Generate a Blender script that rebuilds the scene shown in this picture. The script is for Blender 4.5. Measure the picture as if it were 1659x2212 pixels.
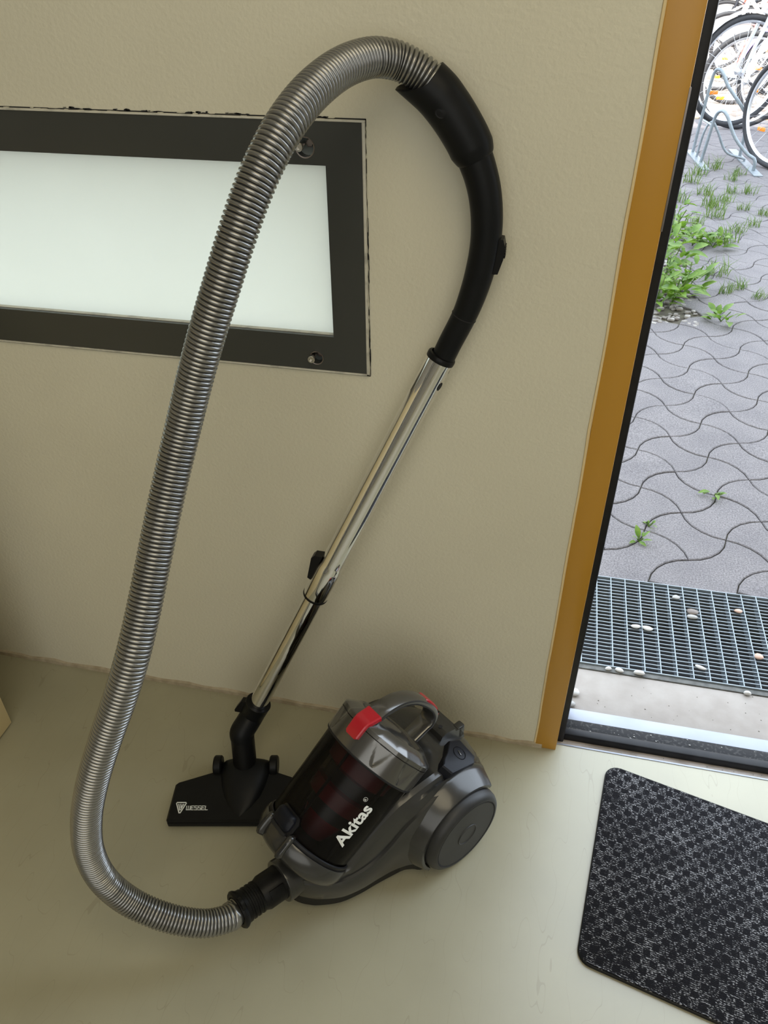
import bpy, bmesh, math, random
from mathutils import Vector, Matrix

random.seed(7)
for o in list(bpy.data.objects):
    bpy.data.objects.remove(o, do_unlink=True)
SC = bpy.context.scene
COL = SC.collection
PI = math.pi

# ------------------------------------------------------------------ camera
cam_d = bpy.data.cameras.new('camera')
cam = bpy.data.objects.new('camera', cam_d)
COL.objects.link(cam)
_r = Vector((0.9769, 0.2135, -0.0053)); _d = Vector((0.1229, -0.5820, -0.8038)); _f = Vector((-0.1747, 0.7846, -0.5948))
cam.matrix_world = Matrix(((_r.x, -_d.x, -_f.x, -0.0755), (_r.y, -_d.y, -_f.y, -0.9315), (_r.z, -_d.z, -_f.z, 1.2), (0, 0, 0, 1)))
cam_d.sensor_fit = 'VERTICAL'
cam_d.sensor_height = 36.0
cam_d.lens = 36.0 * 1672.49 / 2212.0
cam_d.clip_start = 0.02
SC.camera = cam

# ------------------------------------------------------------------ world, sun, added fill lamps, exposure
SC.view_settings.view_transform = 'Standard'
SC.view_settings.look = 'None'
SC.view_settings.gamma = 1.0
SC.view_settings.use_curve_mapping = False
SC.view_settings.exposure = 0.25
W = bpy.data.worlds.new('sky')
SC.world = W
W.use_nodes = True
bg = W.node_tree.nodes['Background']
bg.inputs['Color'].default_value = (0.76, 0.865, 1.0, 1)
bg.inputs['Strength'].default_value = 4.4

def area_light(name, loc, target, sx, sy, power, color):
    d = bpy.data.lights.new(name, 'AREA')
    d.shape = 'RECTANGLE'; d.size = sx; d.size_y = sy; d.energy = power; d.color = color
    o = bpy.data.objects.new(name, d); COL.objects.link(o)
    o.location = loc
    o.rotation_euler = (Vector(target) - Vector(loc)).to_track_quat('-Z', 'Y').to_euler()
    return o
sun_d = bpy.data.lights.new('sun', 'SUN'); sun_d.energy = 10.0; sun_d.angle = 0.01; sun_d.color = (1.0, 0.93, 0.82)
sun = bpy.data.objects.new('sun', sun_d); COL.objects.link(sun)
sun.rotation_euler = Vector((0.22, 1.0, -0.98)).to_track_quat('-Z', 'Y').to_euler()
# added fill lamp before the solid back wall; no window is built there
area_light('back_fill_light', (0.1, -3.05, 1.65), (0.0, 0.0, 1.2), 2.8, 2.0, 24, (0.97, 0.98, 0.96))
# made-up overhead fill lamp, added to soften the shade behind the canister
area_light('ceiling_fill_light', (0.35, -1.25, 2.50), (0.3, -1.0, 0.0), 1.2, 1.2, 12, (1.0, 0.87, 0.62))

# ------------------------------------------------------------------ materials
def base_mat(name):
    m = bpy.data.materials.new(name); m.use_nodes = True
    return m, m.node_tree.nodes, m.node_tree.links, m.node_tree.nodes['Principled BSDF']
def c4(c): return (c[0], c[1], c[2], 1)
def mat(name, col, rough=.5, metal=0., col2=None, nscale=8., detail=4., lo=.35, hi=.65, bump=0., bscale=60., spec=.5, coat=0., stretch=None, rvar=0.):
    m, N, L, P = base_mat(name)
    tc = N.new('ShaderNodeTexCoord')
    src = tc.outputs['Object']
    if stretch:
        mp = N.new('ShaderNodeMapping'); mp.inputs['Scale'].default_value = stretch
        L.new(src, mp.inputs['Vector']); src = mp.outputs['Vector']
    nz = N.new('ShaderNodeTexNoise'); nz.inputs['Scale'].default_value = nscale; nz.inputs['Detail'].default_value = detail
    L.new(src, nz.inputs['Vector'])
    rp = N.new('ShaderNodeValToRGB')
    rp.color_ramp.elements[0].position = lo; rp.color_ramp.elements[1].position = hi
    c2 = col2 if col2 else tuple(min(1, x * 1.08) for x in col)
    rp.color_ramp.elements[0].color = c4(col); rp.color_ramp.elements[1].color = c4(c2)
    L.new(nz.outputs['Fac'], rp.inputs['Fac'])
    L.new(rp.outputs['Color'], P.inputs['Base Color'])
    P.inputs['Roughness'].default_value = rough; P.inputs['Metallic'].default_value = metal
    P.inputs['Specular IOR Level'].default_value = spec
    P.inputs['Coat Weight'].default_value = coat; P.inputs['Coat Roughness'].default_value = .1
    if rvar:
        mr = N.new('ShaderNodeMapRange'); mr.inputs['To Min'].default_value = rough - rvar; mr.inputs['To Max'].default_value = rough + rvar
        L.new(nz.outputs['Fac'], mr.inputs['Value']); L.new(mr.outputs['Result'], P.inputs['Roughness'])
    if bump:
        n2 = N.new('ShaderNodeTexNoise'); n2.inputs['Scale'].default_value = bscale; n2.inputs['Detail'].default_value = 3
        L.new(src, n2.inputs['Vector'])
        b = N.new('ShaderNodeBump'); b.inputs['Strength'].default_value = bump; b.inputs['Distance'].default_value = .002
        L.new(n2.outputs['Fac'], b.inputs['Height']); L.new(b.outputs['Normal'], P.inputs['Normal'])
    return m
M = {}
M['wall'] = mat('cream_plaster', (.58, .55, .432), .62, 0, (.61, .58, .457), 3, bump=.45, bscale=190, spec=.3)
M['room'] = mat('room_paint', (.42, .40, .35), .7, 0, None, 3)
M['ceil'] = mat('ceiling_paint', (.78, .76, .7), .8)
M['skirt'] = mat('dirty_joint', (.30, .25, .17), .85, 0, (.42, .36, .26), 45, bump=.6, bscale=120)
M['yellow'] = mat('ochre_lacquer', (.43, .215, .018), .33, 0, (.45, .225, .020), 4, spec=.5)
M['bead'] = mat('paint_bead', (.66, .52, .28), .6)
M['seal'] = mat('black_rubber', (.008, .008, .009), .42, 0, (.013, .013, .014), 40, spec=.25)
M['sealdirty'] = mat('dusty_rubber', (.012, .012, .013), .6, 0, (.08, .08, .075), 160, lo=.52, hi=.8, detail=8, spec=.2)
M['alu'] = mat('aluminium', (.235, .25, .285), .42, .5, (.27, .285, .32), 12)
M['steel'] = mat('bright_steel', (.62, .6, .55), .25, 1., None, 30)
M['plate'] = mat('strike_plate_steel', (.22, .19, .17), .45, .8, None, 30)
M['slab'] = mat('beige_stone', (.235, .208, .182), .75, 0, (.275, .248, .22), 25, bump=.15)
M['grime'] = mat('grimy_ledge', (.30, .26, .22), .8, 0, (.45, .40, .36), 30, lo=.4, hi=.6, bump=.4, detail=8)
M['galv'] = mat('galvanised_steel', (.20, .23, .25), .45, .4, (.25, .285, .31), 40)
M['galvdark'] = mat('weathered_angle', (.07, .07, .065), .7, .2, (.12, .12, .11), 60)
M['pit'] = mat('pit_soil', (.010, .010, .011), .9, 0, (.02, .02, .021), 30)
M['soil'] = mat('joint_soil', (.055, .045, .035), .95, 0, (.11, .10, .07), 30)
M['pebble_w'] = mat('white_pebble', (.40, .39, .365), .55, 0, (.47, .455, .43), 60)
M['pebble_b'] = mat('brown_pebble', (.12, .095, .08), .5, 0, (.17, .14, .12), 60)
M['pebble_g'] = mat('grey_pebble', (.25, .24, .225), .55, 0, (.31, .30, .28), 60)
M['pebble_p'] = mat('pink_pebble', (.42, .27, .2), .55, 0, (.48, .33, .26), 60)
M['gravel'] = mat('gravel', (.14, .12, .105), .7, 0, (.30, .28, .26), 40)
M['winframe'] = mat('charcoal_glass_border', (.037, .039, .035), .28, 0, (.041, .043, .039), 6, spec=.5)
M['winedge'] = mat('clear_plastic_edge', (.52, .50, .42), .35, 0, (.3, .29, .25), 60, lo=.5, hi=.75)
M['gap'] = mat('dark_gap', (.01, .01, .01), .9)
M['cab'] = mat('cream_cabinet', (.70, .58, .33), .5, 0, (.73, .61, .36), 5)
M['cabshade'] = mat('cabinet_gap_shade', (.06, .05, .04), .7)  # dark colour stands for the shadow line under the cabinet
# vacuum
M['body'] = mat('gunmetal_plastic', (.040, .0395, .037), .27, .45, (.045, .0445, .042), 5, coat=.25)
M['bodylight'] = mat('silver_grey_plastic', (.115, .112, .106), .22, .75, (.13, .127, .12), 5, coat=.4)
M['base'] = mat('dark_base_plastic', (.008, .008, .0075), .5, 0, (.012, .012, .011), 6, spec=.2)
M['blk'] = mat('black_plastic', (.0045, .0045, .0045), .4, 0, (.0065, .0065, .0065), 30, spec=.18)
M['blkm'] = mat('matt_black_plastic', (.005, .0056, .0062), .42, 0, (.007, .0074, .0078), 30, spec=.16)
M['wheel'] = mat('wheel_plastic', (.020, .0198, .0195), .45, 0, (.026, .0257, .025), 30, spec=.35)
M['btn'] = mat('blue_black_plastic', (.006, .007, .011), .4, 0, (.008, .009, .013), 30, spec=.18)
M['red'] = mat('red_plastic', (.40, .006, .016), .3, 0, (.43, .008, .019), 10, coat=.15)
M['cyc'] = mat('cyclone_red', (.22, .012, .026), .3, 0, (.25, .014, .03), 8)
M['cycdark'] = mat('cyclone_dark', (.03, .03, .035), .35, 0, None, 8)
M['chrome'] = mat('chrome', (.74, .74, .735), .035, 1., None, 8)
M['hose'] = mat('silver_hose', (.27, .268, .258), .27, .85, (.29, .288, .276), 20)
M['white'] = mat('white_print', (.70, .72, .70), .5)
# outside
M['tyre'] = mat('tyre_rubber', (.025, .025, .028), .7, 0, None, 60)
M['rim'] = mat('rim_alloy', (.62, .63, .66), .3, .8)
M['spoke'] = mat('spoke_steel', (.6, .6, .62), .3, .8)
M['bike1'] = mat('silver_bike_paint', (.62, .64, .68), .3, .5)
M['bike2'] = mat('violet_bike_paint', (.22, .14, .5), .35)
M['bike3'] = mat('red_bike_paint', (.6, .06, .04), .35)
M['bike4'] = mat('black_bike_paint', (.02, .02, .025), .35)
M['bike5'] = mat('white_bike_paint', (.75, .74, .72), .35)
M['orange'] = mat('orange_reflector', (.9, .25, .02), .3)
M['leaf'] = mat('fresh_leaf', (.065, .145, .012), .45, 0, (.16, .26, .026), 18, spec=.4)
M['grass'] = mat('grass_blade', (.07, .13, .02), .55, 0, (.14, .20, .04), 30)
def leafy_light(m):
    N, L = m.node_tree.nodes, m.node_tree.links; P = N['Principled BSDF']; out = N['Material Output']
    t = N.new('ShaderNodeBsdfTranslucent'); src = P.inputs['Base Color'].links[0].from_socket; L.new(src, t.inputs['Color'])
    mx = N.new('ShaderNodeMixShader'); mx.inputs[0].default_value = .4; L.new(P.outputs[0], mx.inputs[1]); L.new(t.outputs[0], mx.inputs[2]); L.new(mx.outputs[0], out.inputs['Surface'])
leafy_light(M['leaf']); leafy_light(M['grass'])
M['farwall'] = mat('pale_render', (.78, .72, .64), .8, 0, (.82, .76, .68), 2)
M['floor_far'] = mat('gravel_yard', (.22, .17, .13), .9, 0, (.34, .28, .23), 10)

# floor: worn olive-beige lacquered screed with fine scratches
def floor_material():
    m, N, L, P = base_mat('olive_floor_coating')
    tc = N.new('ShaderNodeTexCoord')
    n1 = N.new('ShaderNodeTexNoise'); n1.inputs['Scale'].default_value = 5; n1.inputs['Detail'].default_value = 6
    L.new(tc.outputs['Object'], n1.inputs['Vector'])
    rp = N.new('ShaderNodeValToRGB'); rp.color_ramp.elements[0].position = .3; rp.color_ramp.elements[1].position = .7
    rp.color_ramp.elements[0].color = (.285, .268, .185, 1); rp.color_ramp.elements[1].color = (.33, .312, .218, 1)
    L.new(n1.outputs['Fac'], rp.inputs['Fac'])
    # hairline scratches: thin iso-lines of stretched noise
    mp = N.new('ShaderNodeMapping'); mp.inputs['Scale'].default_value = (9, 2.2, 1); mp.inputs['Rotation'].default_value = (0, 0, .5)
    L.new(tc.outputs['Object'], mp.inputs['Vector'])
    n2 = N.new('ShaderNodeTexNoise'); n2.inputs['Scale'].default_value = 3; n2.inputs['Detail'].default_value = 1
    L.new(mp.outputs['Vector'], n2.inputs['Vector'])
    a = N.new('ShaderNodeMath'); a.operation = 'SUBTRACT'; a.inputs[1].default_value = .5
    b = N.new('ShaderNodeMath'); b.operation = 'ABSOLUTE'
    c = N.new('ShaderNodeMath'); c.operation = 'LESS_THAN'; c.inputs[1].default_value = .0022
    L.new(n2.outputs['Fac'], a.inputs[0]); L.new(a.outputs[0], b.inputs[0]); L.new(b.outputs[0], c.inputs[0])
    mx = N.new('ShaderNodeMix'); mx.data_type = 'RGBA'
    mx.inputs[7].default_value = (.20, .18, .12, 1)
    fm = N.new('ShaderNodeMath'); fm.operation = 'MULTIPLY'; fm.inputs[1].default_value = .35
    L.new(c.outputs[0], fm.inputs[0]); L.new(fm.outputs[0], mx.inputs[0]); L.new(rp.outputs['Color'], mx.inputs[6])
    L.new(mx.outputs[2], P.inputs['Base Color'])
    mr = N.new('ShaderNodeMapRange'); mr.inputs['To Min'].default_value = .30; mr.inputs['To Max'].default_value = .42
    L.new(n1.outputs['Fac'], mr.inputs['Value']); L.new(mr.outputs['Result'], P.inputs['Roughness'])
    P.inputs['Specular IOR Level'].default_value = .85
    return m
M['floor'] = floor_material()

def paver_material():
    m, N, L, P = base_mat('grey_concrete_paver')
    tc = N.new('ShaderNodeTexCoord'); oi = N.new('ShaderNodeObjectInfo')
    n1 = N.new('ShaderNodeTexNoise'); n1.inputs['Scale'].default_value = 260; n1.inputs['Detail'].default_value = 2
    geo = N.new('ShaderNodeNewGeometry')
    L.new(geo.outputs['Position'], n1.inputs['Vector'])
    n2 = N.new('ShaderNodeTexNoise'); n2.inputs['Scale'].default_value = 9; n2.inputs['Detail'].default_value = 5
    L.new(geo.outputs['Position'], n2.inputs['Vector'])
    rp = N.new('ShaderNodeValToRGB'); rp.color_ramp.elements[0].position = .3; rp.color_ramp.elements[1].position = .75
    rp.color_ramp.elements[0].color = (.082, .075, .075, 1); rp.color_ramp.elements[1].color = (.195, .180, .180, 1)
    L.new(n1.outputs['Fac'], rp.inputs['Fac'])
    r2 = N.new('ShaderNodeValToRGB'); r2.color_ramp.elements[0].position = .3; r2.color_ramp.elements[1].position = .7
    r2.color_ramp.elements[0].color = (.85, .84, .86, 1); r2.color_ramp.elements[1].color = (1.08, 1.07, 1.07, 1)
    L.new(n2.outputs['Fac'], r2.inputs['Fac'])
    mx = N.new('ShaderNodeMix'); mx.data_type = 'RGBA'; mx.blend_type = 'MULTIPLY'; mx.inputs[0].default_value = 1
    L.new(rp.outputs['Color'], mx.inputs[6]); L.new(r2.outputs['Color'], mx.inputs[7])
    L.new(mx.outputs[2], P.inputs['Base Color'])
    P.inputs['Roughness'].default_value = .85
    b = N.new('ShaderNodeBump'); b.inputs['Strength'].default_value = .25; b.inputs['Distance'].default_value = .001
    L.new(n1.outputs['Fac'], b.inputs['Height']); L.new(b.outputs['Normal'], P.inputs['Normal'])
    return m
M['paver'] = paver_material()

def frosted_material():
    m, N, L, P = base_mat('frosted_glass')
    out = N['Material Output']
    tc = N.new('ShaderNodeTexCoord'); n = N.new('ShaderNodeTexNoise'); n.inputs['Scale'].default_value = 7; n.inputs['Detail'].default_value = 5
    L.new(tc.outputs['Object'], n.inputs['Vector'])
    rp = N.new('ShaderNodeValToRGB'); rp.color_ramp.elements[0].color = (.63, .635, .575, 1); rp.color_ramp.elements[1].color = (.66, .665, .605, 1)
    L.new(n.outputs['Fac'], rp.inputs['Fac'])
    tr = N.new('ShaderNodeBsdfTranslucent'); L.new(rp.outputs['Color'], tr.inputs['Color'])
    P.inputs['Base Color'].default_value = (.55, .62, .6, 1); P.inputs['Roughness'].default_value = .35
    mx = N.new('ShaderNodeMixShader'); mx.inputs[0].default_value = .16
    L.new(tr.outputs[0], mx.inputs[1]); L.new(P.outputs[0], mx.inputs[2]); L.new(mx.outputs[0], out.inputs['Surface'])
    return m
M['frost'] = frosted_material()

def smoky_material():
    m, N, L, P = base_mat('smoky_clear_plastic')
    out = N['Material Output']
    tc = N.new('ShaderNodeTexCoord'); n = N.new('ShaderNodeTexNoise'); n.inputs['Scale'].default_value = 6
    L.new(tc.outputs['Object'], n.inputs['Vector'])
    rp = N.new('ShaderNodeValToRGB'); rp.color_ramp.elements[0].color = (.31, .285, .27, 1); rp.color_ramp.elements[1].color = (.37, .34, .32, 1)
    L.new(n.outputs['Fac'], rp.inputs['Fac'])
    t = N.new('ShaderNodeBsdfTransparent'); L.new(rp.outputs['Color'], t.inputs['Color'])
    P.inputs['Base Color'].default_value = (.03, .028, .025, 1); P.inputs['Roughness'].default_value = .22; P.inputs['Metallic'].default_value = 0
    lw = N.new('ShaderNodeFresnel'); lw.inputs['IOR'].default_value = 1.5
    ad = N.new('ShaderNodeMath'); ad.operation = 'ADD'; ad.inputs[1].default_value = .12; L.new(lw.outputs[0], ad.inputs[0])
    mx = N.new('ShaderNodeMixShader'); L.new(ad.outputs[0], mx.inputs[0])
    L.new(t.outputs[0], mx.inputs[1]); L.new(P.outputs[0], mx.inputs[2]); L.new(mx.outputs[0], out.inputs['Surface'])
    return m
M['smoky'] = smoky_material()

def mat_textile():
    m, N, L, P = base_mat('black_white_woven_pile')
    tc = N.new('ShaderNodeTexCoord')
    sep = N.new('ShaderNodeSeparateXYZ'); L.new(tc.outputs['Object'], sep.inputs[0])
    def math1(op, a, bv):
        x = N.new('ShaderNodeMath'); x.operation = op
        if isinstance(a, (int, float)): x.inputs[0].default_value = a
        else: L.new(a, x.inputs[0])
        if isinstance(bv, (int, float)): x.inputs[1].default_value = bv
        else: L.new(bv, x.inputs[1])
        return x.outputs[0]
    # wobble
    nz = N.new('ShaderNodeTexNoise'); nz.inputs['Scale'].default_value = 55; nz.inputs['Detail'].default_value = 3; L.new(tc.outputs['Object'], nz.inputs['Vector'])
    wob = math1('MULTIPLY', math1('SUBTRACT', nz.outputs['Fac'], .5), .0075)
    X = math1('ADD', sep.outputs['X'], wob); Y = math1('ADD', sep.outputs['Y'], wob)
    cx = math1('DIVIDE', X, .0118); cy = math1('DIVIDE', Y, .0135)
    fx = math1('FRACT', cx, 0); fy = math1('FRACT', cy, 0)
    ix = math1('FLOOR', cx, 0); iy = math1('FLOOR', cy, 0)
    chk = math1('MODULO', math1('ABSOLUTE', math1('ADD', ix, iy), 0), 2.0)
    # dark tuft inside each second cell
    inx = math1('LESS_THAN', math1('ABSOLUTE', math1('SUBTRACT', fx, .5), 0), .46)
    iny = math1('LESS_THAN', math1('ABSOLUTE', math1('SUBTRACT', fy, .5), 0), .38)
    dark = math1('MULTIPLY', math1('MULTIPLY', inx, iny), chk)
    # white yarn dashes: rows along x, broken by noise
    mp = N.new('ShaderNodeMapping'); mp.inputs['Scale'].default_value = (300, 620, 1); L.new(tc.outputs['Object'], mp.inputs['Vector'])
    n2 = N.new('ShaderNodeTexNoise'); n2.inputs['Scale'].default_value = 1.0; n2.inputs['Detail'].default_value = 2; L.new(mp.outputs['Vector'], n2.inputs['Vector'])
    rows = math1('SINE', math1('MULTIPLY', Y, 2 * PI / .0029), 0)
    v = math1('ADD', math1('MULTIPLY', rows, .07), n2.outputs['Fac'])
    n3 = N.new('ShaderNodeTexNoise'); n3.inputs['Scale'].default_value = 22; L.new(tc.outputs['Object'], n3.inputs['Vector'])
    v = math1('ADD', v, math1('MULTIPLY', math1('SUBTRACT', n3.outputs['Fac'], .5), .22))
    v = math1('SUBTRACT', v, math1('MULTIPLY', dark, .18))
    rp = N.new('ShaderNodeValToRGB')
    e = rp.color_ramp.elements
    e[0].position = .49; e[0].color = (.010, .010, .012, 1)
    e[1].position = .68; e[1].color = (.31, .31, .322, 1)
    k = e.new(.57); k.color = (.055, .055, .058, 1)
    L.new(v, rp.inputs['Fac']); L.new(rp.outputs['Color'], P.inputs['Base Color'])
    P.inputs['Roughness'].default_value = .95; P.inputs['Specular IOR Level'].default_value = .1
    b = N.new('ShaderNodeBump'); b.inputs['Strength'].default_value = .8; b.inputs['Distance'].default_value = .002
    L.new(v, b.inputs['Height']); L.new(b.outputs['Normal'], P.inputs['Normal'])
    return m
M['textile'] = mat_textile()

# ------------------------------------------------------------------ mesh helpers
def mk(name, verts, faces, m, parent=None, smooth=True, ang=40, origin=None):
    me = bpy.data.meshes.new(name)
    if origin is not None:
        verts = [(v[0] - origin[0], v[1] - origin[1], v[2] - origin[2]) for v in verts]
    me.from_pydata([tuple(v) for v in verts], [], faces)
    me.update()
    bm = bmesh.new(); bm.from_mesh(me); bmesh.ops.recalc_face_normals(bm, faces=bm.faces); bm.to_mesh(me); bm.free()
    if smooth:
        me.shade_smooth()
        me.set_sharp_from_angle(angle=math.radians(ang))
    me.materials.append(M[m] if isinstance(m, str) else m)
    o = bpy.data.objects.new(name, me); COL.objects.link(o)
    if parent is not None: o.parent = parent
    if origin is not None: o.location = origin
    return o
def inst(src, parent, loc=None, rot=None, scale=None, name=None):
    o = src.copy(); COL.objects.link(o); o.parent = parent
    if name: o.name = name
    if loc is not None: o.location = loc
    if rot is not None: o.rotation_euler = rot
    if scale is not None: o.scale = scale
    return o
class MB:
    def __init__(s): s.v = []; s.f = []
    def add(s, vf):
        n = len(s.v); s.v += [tuple(x) for x in vf[0]]; s.f += [tuple(i + n for i in f) for f in vf[1]]
        return s
    def make(s, name, m, parent=None, **k): return mk(name, s.v, s.f, m, parent, **k)
def boxv(x0, x1, y0, y1, z0, z1, bev=0.):
    if bev <= 0:
        v = [(x, y, z) for z in (z0, z1) for y in (y0, y1) for x in (x0, x1)]
        return v, [(0, 2, 3, 1), (4, 5, 7, 6), (0, 1, 5, 4), (2, 6, 7, 3), (0, 4, 6, 2), (1, 3, 7, 5)]
    bm = bmesh.new(); bmesh.ops.create_cube(bm, size=1)
    for v in bm.verts:
        v.co = Vector(((x0 + x1) / 2 + v.co.x * (x1 - x0), (y0 + y1) / 2 + v.co.y * (y1 - y0), (z0 + z1) / 2 + v.co.z * (z1 - z0)))
    bmesh.ops.bevel(bm, geom=bm.edges[:], offset=bev, segments=2, affect='EDGES', profile=.5)
    bm.verts.index_update()
    r = [v.co.copy() for v in bm.verts], [tuple(v.index for v in f.verts) for f in bm.faces]
    bm.free(); return r
def xf(vf, fn): return [fn(v) for v in vf[0]], vf[1]
def lathe(prof, n=48, fn=None, a0=0., a1=None, caps=True):
    """prof: list of (r, h); axis z; fn maps (x,y,z)->point."""
    full = a1 is None
    span = 2 * PI if full else a1 - a0
    v = []; f = []
    m = len(prof); cnt = n if full else n + 1
    for i in range(cnt):
        a = a0 + span * i / n
        for r, h in prof: v.append((r * math.cos(a), r * math.sin(a), h))
    for i in range(n):
        j = (i + 1) % cnt if full else i + 1
        for k in range(m - 1):
            f.append((i * m + k, j * m + k, j * m + k + 1, i * m + k + 1))
    if not full and caps:
        f.append(tuple(range(m))); f.append(tuple(cnt * m - 1 - k for k in range(m)))
    v = [Vector(p) for p in v]
    if fn: v = [fn(p) for p in v]
    return v, f
def frames(pts):
    P = [Vector(p) for p in pts]; T = []
    for i in range(len(P)):
        a = P[max(i - 1, 0)]; b = P[min(i + 1, len(P) - 1)]; T.append((b - a).normalized())
    t = T[0]; n = t.orthogonal().normalized(); out = []
    for i, p in enumerate(P):
        if i:
            ax = T[i - 1].cross(T[i])
            if ax.length > 1e-9:
                n = Matrix.Rotation(T[i - 1].angle(T[i]), 3, ax.normalized()) @ n
        n = (n - T[i] * n.dot(T[i])).normalized()
        out.append((p, T[i], n, T[i].cross(n)))
    return out
def sweep(pts, rad, n=16, caps=True, sec=None):
    fr = frames(pts); v = []; f = []
    for i, (p, t, a, b) in enumerate(fr):
        r = rad[i] if isinstance(rad, (list, tuple)) else rad
        for k in range(n):
            th = 2 * PI * k / n
            v.append(p + (a * math.cos(th) + b * math.sin(th)) * r)
    for i in range(len(fr) - 1):
        for k in range(n):
            k2 = (k + 1) % n
            f.append((i * n + k, i * n + k2, (i + 1) * n + k2, (i + 1) * n + k))
    if caps:
        f.append(tuple(range(n))); f.append(tuple((len(fr) - 1) * n + k for k in range(n)))
    return v, f
def catmull(P, sub):
    P = [Vector(p) for p in P]; out = []
    for i in range(len(P) - 1):
        p0 = P[max(i - 1, 0)]; p1 = P[i]; p2 = P[i + 1]; p3 = P[min(i + 2, len(P) - 1)]
        for k in range(sub):
            t = k / sub
            out.append(.5 * ((2 * p1) + (p2 - p0) * t + (2 * p0 - 5 * p1 + 4 * p2 - p3) * t * t + (3 * p1 - p0 - 3 * p2 + p3) * t ** 3))
    out.append(P[-1]); return out
def resample(P, step):
    L = [0]
    for i in range(1, len(P)): L.append(L[-1] + (P[i] - P[i - 1]).length)
    n = max(2, int(round(L[-1] / step))); out = []; j = 0
    for i in range(n + 1):
        s = L[-1] * i / n
        while j < len(P) - 2 and L[j + 1] < s: j += 1
        t = (s - L[j]) / max(1e-9, L[j + 1] - L[j]); out.append(P[j].lerp(P[j + 1], min(1, t)))
    return out
def prism(poly, z0, z1, inset=0., top=None):
    """poly CCW (x,y). inset: top bevel width (shrinks about centroid)."""
    n = len(poly); cx = sum(p[0] for p in poly) / n; cy = sum(p[1] for p in poly) / n
    v = [(p[0], p[1], z0) for p in poly]; rings = 1
    if inset > 0:
        v += [(p[0], p[1], z1 - inset * .8) for p in poly]
        def ins(p):
            d = math.hypot(p[0] - cx, p[1] - cy) or 1
            return (cx + (p[0] - cx) * (1 - inset / d), cy + (p[1] - cy) * (1 - inset / d), z1)
        v += [ins(p) for p in poly]; rings = 3
    else:
        v += [(p[0], p[1], z1) for p in poly]; rings = 2
    f = [tuple(reversed(range(n)))]
    for r in range(rings - 1):
        for k in range(n):
            k2 = (k + 1) % n; f.append((r * n + k, r * n + k2, (r + 1) * n + k2, (r + 1) * n + k))
    f.append(tuple((rings - 1) * n + k for k in range(n)))
    return v, f
def text_mesh(txt, size, bold=0., shear=0., spacing=1.):
    cu = bpy.data.curves.new('t', 'FONT'); cu.body = txt; cu.size = size; cu.offset = bold * size; cu.shear = shear
    cu.space_character = spacing; cu.resolution_u = 4; cu.fill_mode = 'FRONT'
    o = bpy.data.objects.new('t', cu); COL.objects.link(o)
    dg = bpy.context.evaluated_depsgraph_get(); dg.update()
    me = bpy.data.meshes.new_from_object(o.evaluated_get(dg))
    v = [w.co.copy() for w in me.vertices]; f = [tuple(p.vertices) for p in me.polygons]
    bpy.data.objects.remove(o); bpy.data.curves.remove(cu); bpy.data.meshes.remove(me)
    return v, f
def plate_holes(name, outer, holes, z0, z1, m, parent, fn):
    """flat plate with holes via filled 2D curve; fn maps (u,v,w)->point"""
    cu = bpy.data.curves.new('p', 'CURVE'); cu.dimensions = '2D'; cu.fill_mode = 'BOTH'; cu.extrude = abs(z1 - z0) / 2
    for ring in [outer] + holes:
        sp = cu.splines.new('POLY'); sp.points.add(len(ring) - 1)
        for p, q in zip(sp.points, ring): p.co = (q[0], q[1], 0, 1)
        sp.use_cyclic_u = True
    o = bpy.data.objects.new('p', cu); COL.objects.link(o)
    dg = bpy.context.evaluated_depsgraph_get(); dg.update()
    me = bpy.data.meshes.new_from_object(o.evaluated_get(dg))
    zc = (z0 + z1) / 2
    v = [fn(w.co.x, w.co.y, w.co.z + zc) for w in me.vertices]; f = [tuple(p.vertices) for p in me.polygons]
    bpy.data.objects.remove(o); bpy.data.curves.remove(cu); bpy.data.meshes.remove(me)
    bm = bmesh.new(); vs = [bm.verts.new(q) for q in v]
    for q in f:
        try: bm.faces.new([vs[i] for i in q])
        except ValueError: pass
    bmesh.ops.remove_doubles(bm, verts=bm.verts[:], dist=1e-6)
    bm.verts.index_update()
    v = [w.co.copy() for w in bm.verts]; f = [tuple(w.index for w in q.verts) for q in bm.faces]; bm.free()
    return mk(name, v, f, m, parent, smooth=False)
def rect(x0, x1, y0, y1): return [(x0, y0), (x1, y0), (x1, y1), (x0, y1)]
def circ(cx, cy, r, n=24): return [(cx + r * math.cos(2 * PI * k / n), cy + r * math.sin(2 * PI * k / n)) for k in range(n)]
def empty(name, loc=(0, 0, 0)):
    o = bpy.data.objects.new(name, None); COL.objects.link(o); o.location = loc; o.empty_display_size = .05
    return o
def tag(o, label=None, cat=None, group=None, kind=None):
    if label: o['label'] = label
    if cat: o['category'] = cat
    if group: o['group'] = group
    if kind: o['kind'] = kind
    return o
def plab(o, label): o['label'] = label; return o
def wxz(u, v, w): return Vector((u, w, v))        # plate in the wall plane
# ================================================================== STRUCTURE
def struct(name, vf, m, parent=None, label=None, cat=None, **k):
    o = mk(name, vf[0], vf[1], m, parent, **k); o['kind'] = 'structure'
    if label: tag(o, label, cat)
    return o
floor = struct('floor', boxv(-2.4, 1.6, -3.2, 0.013, -.12, 0), 'floor', label='scuffed olive beige coated floor of the entrance', cat='floor', smooth=False)
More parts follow.
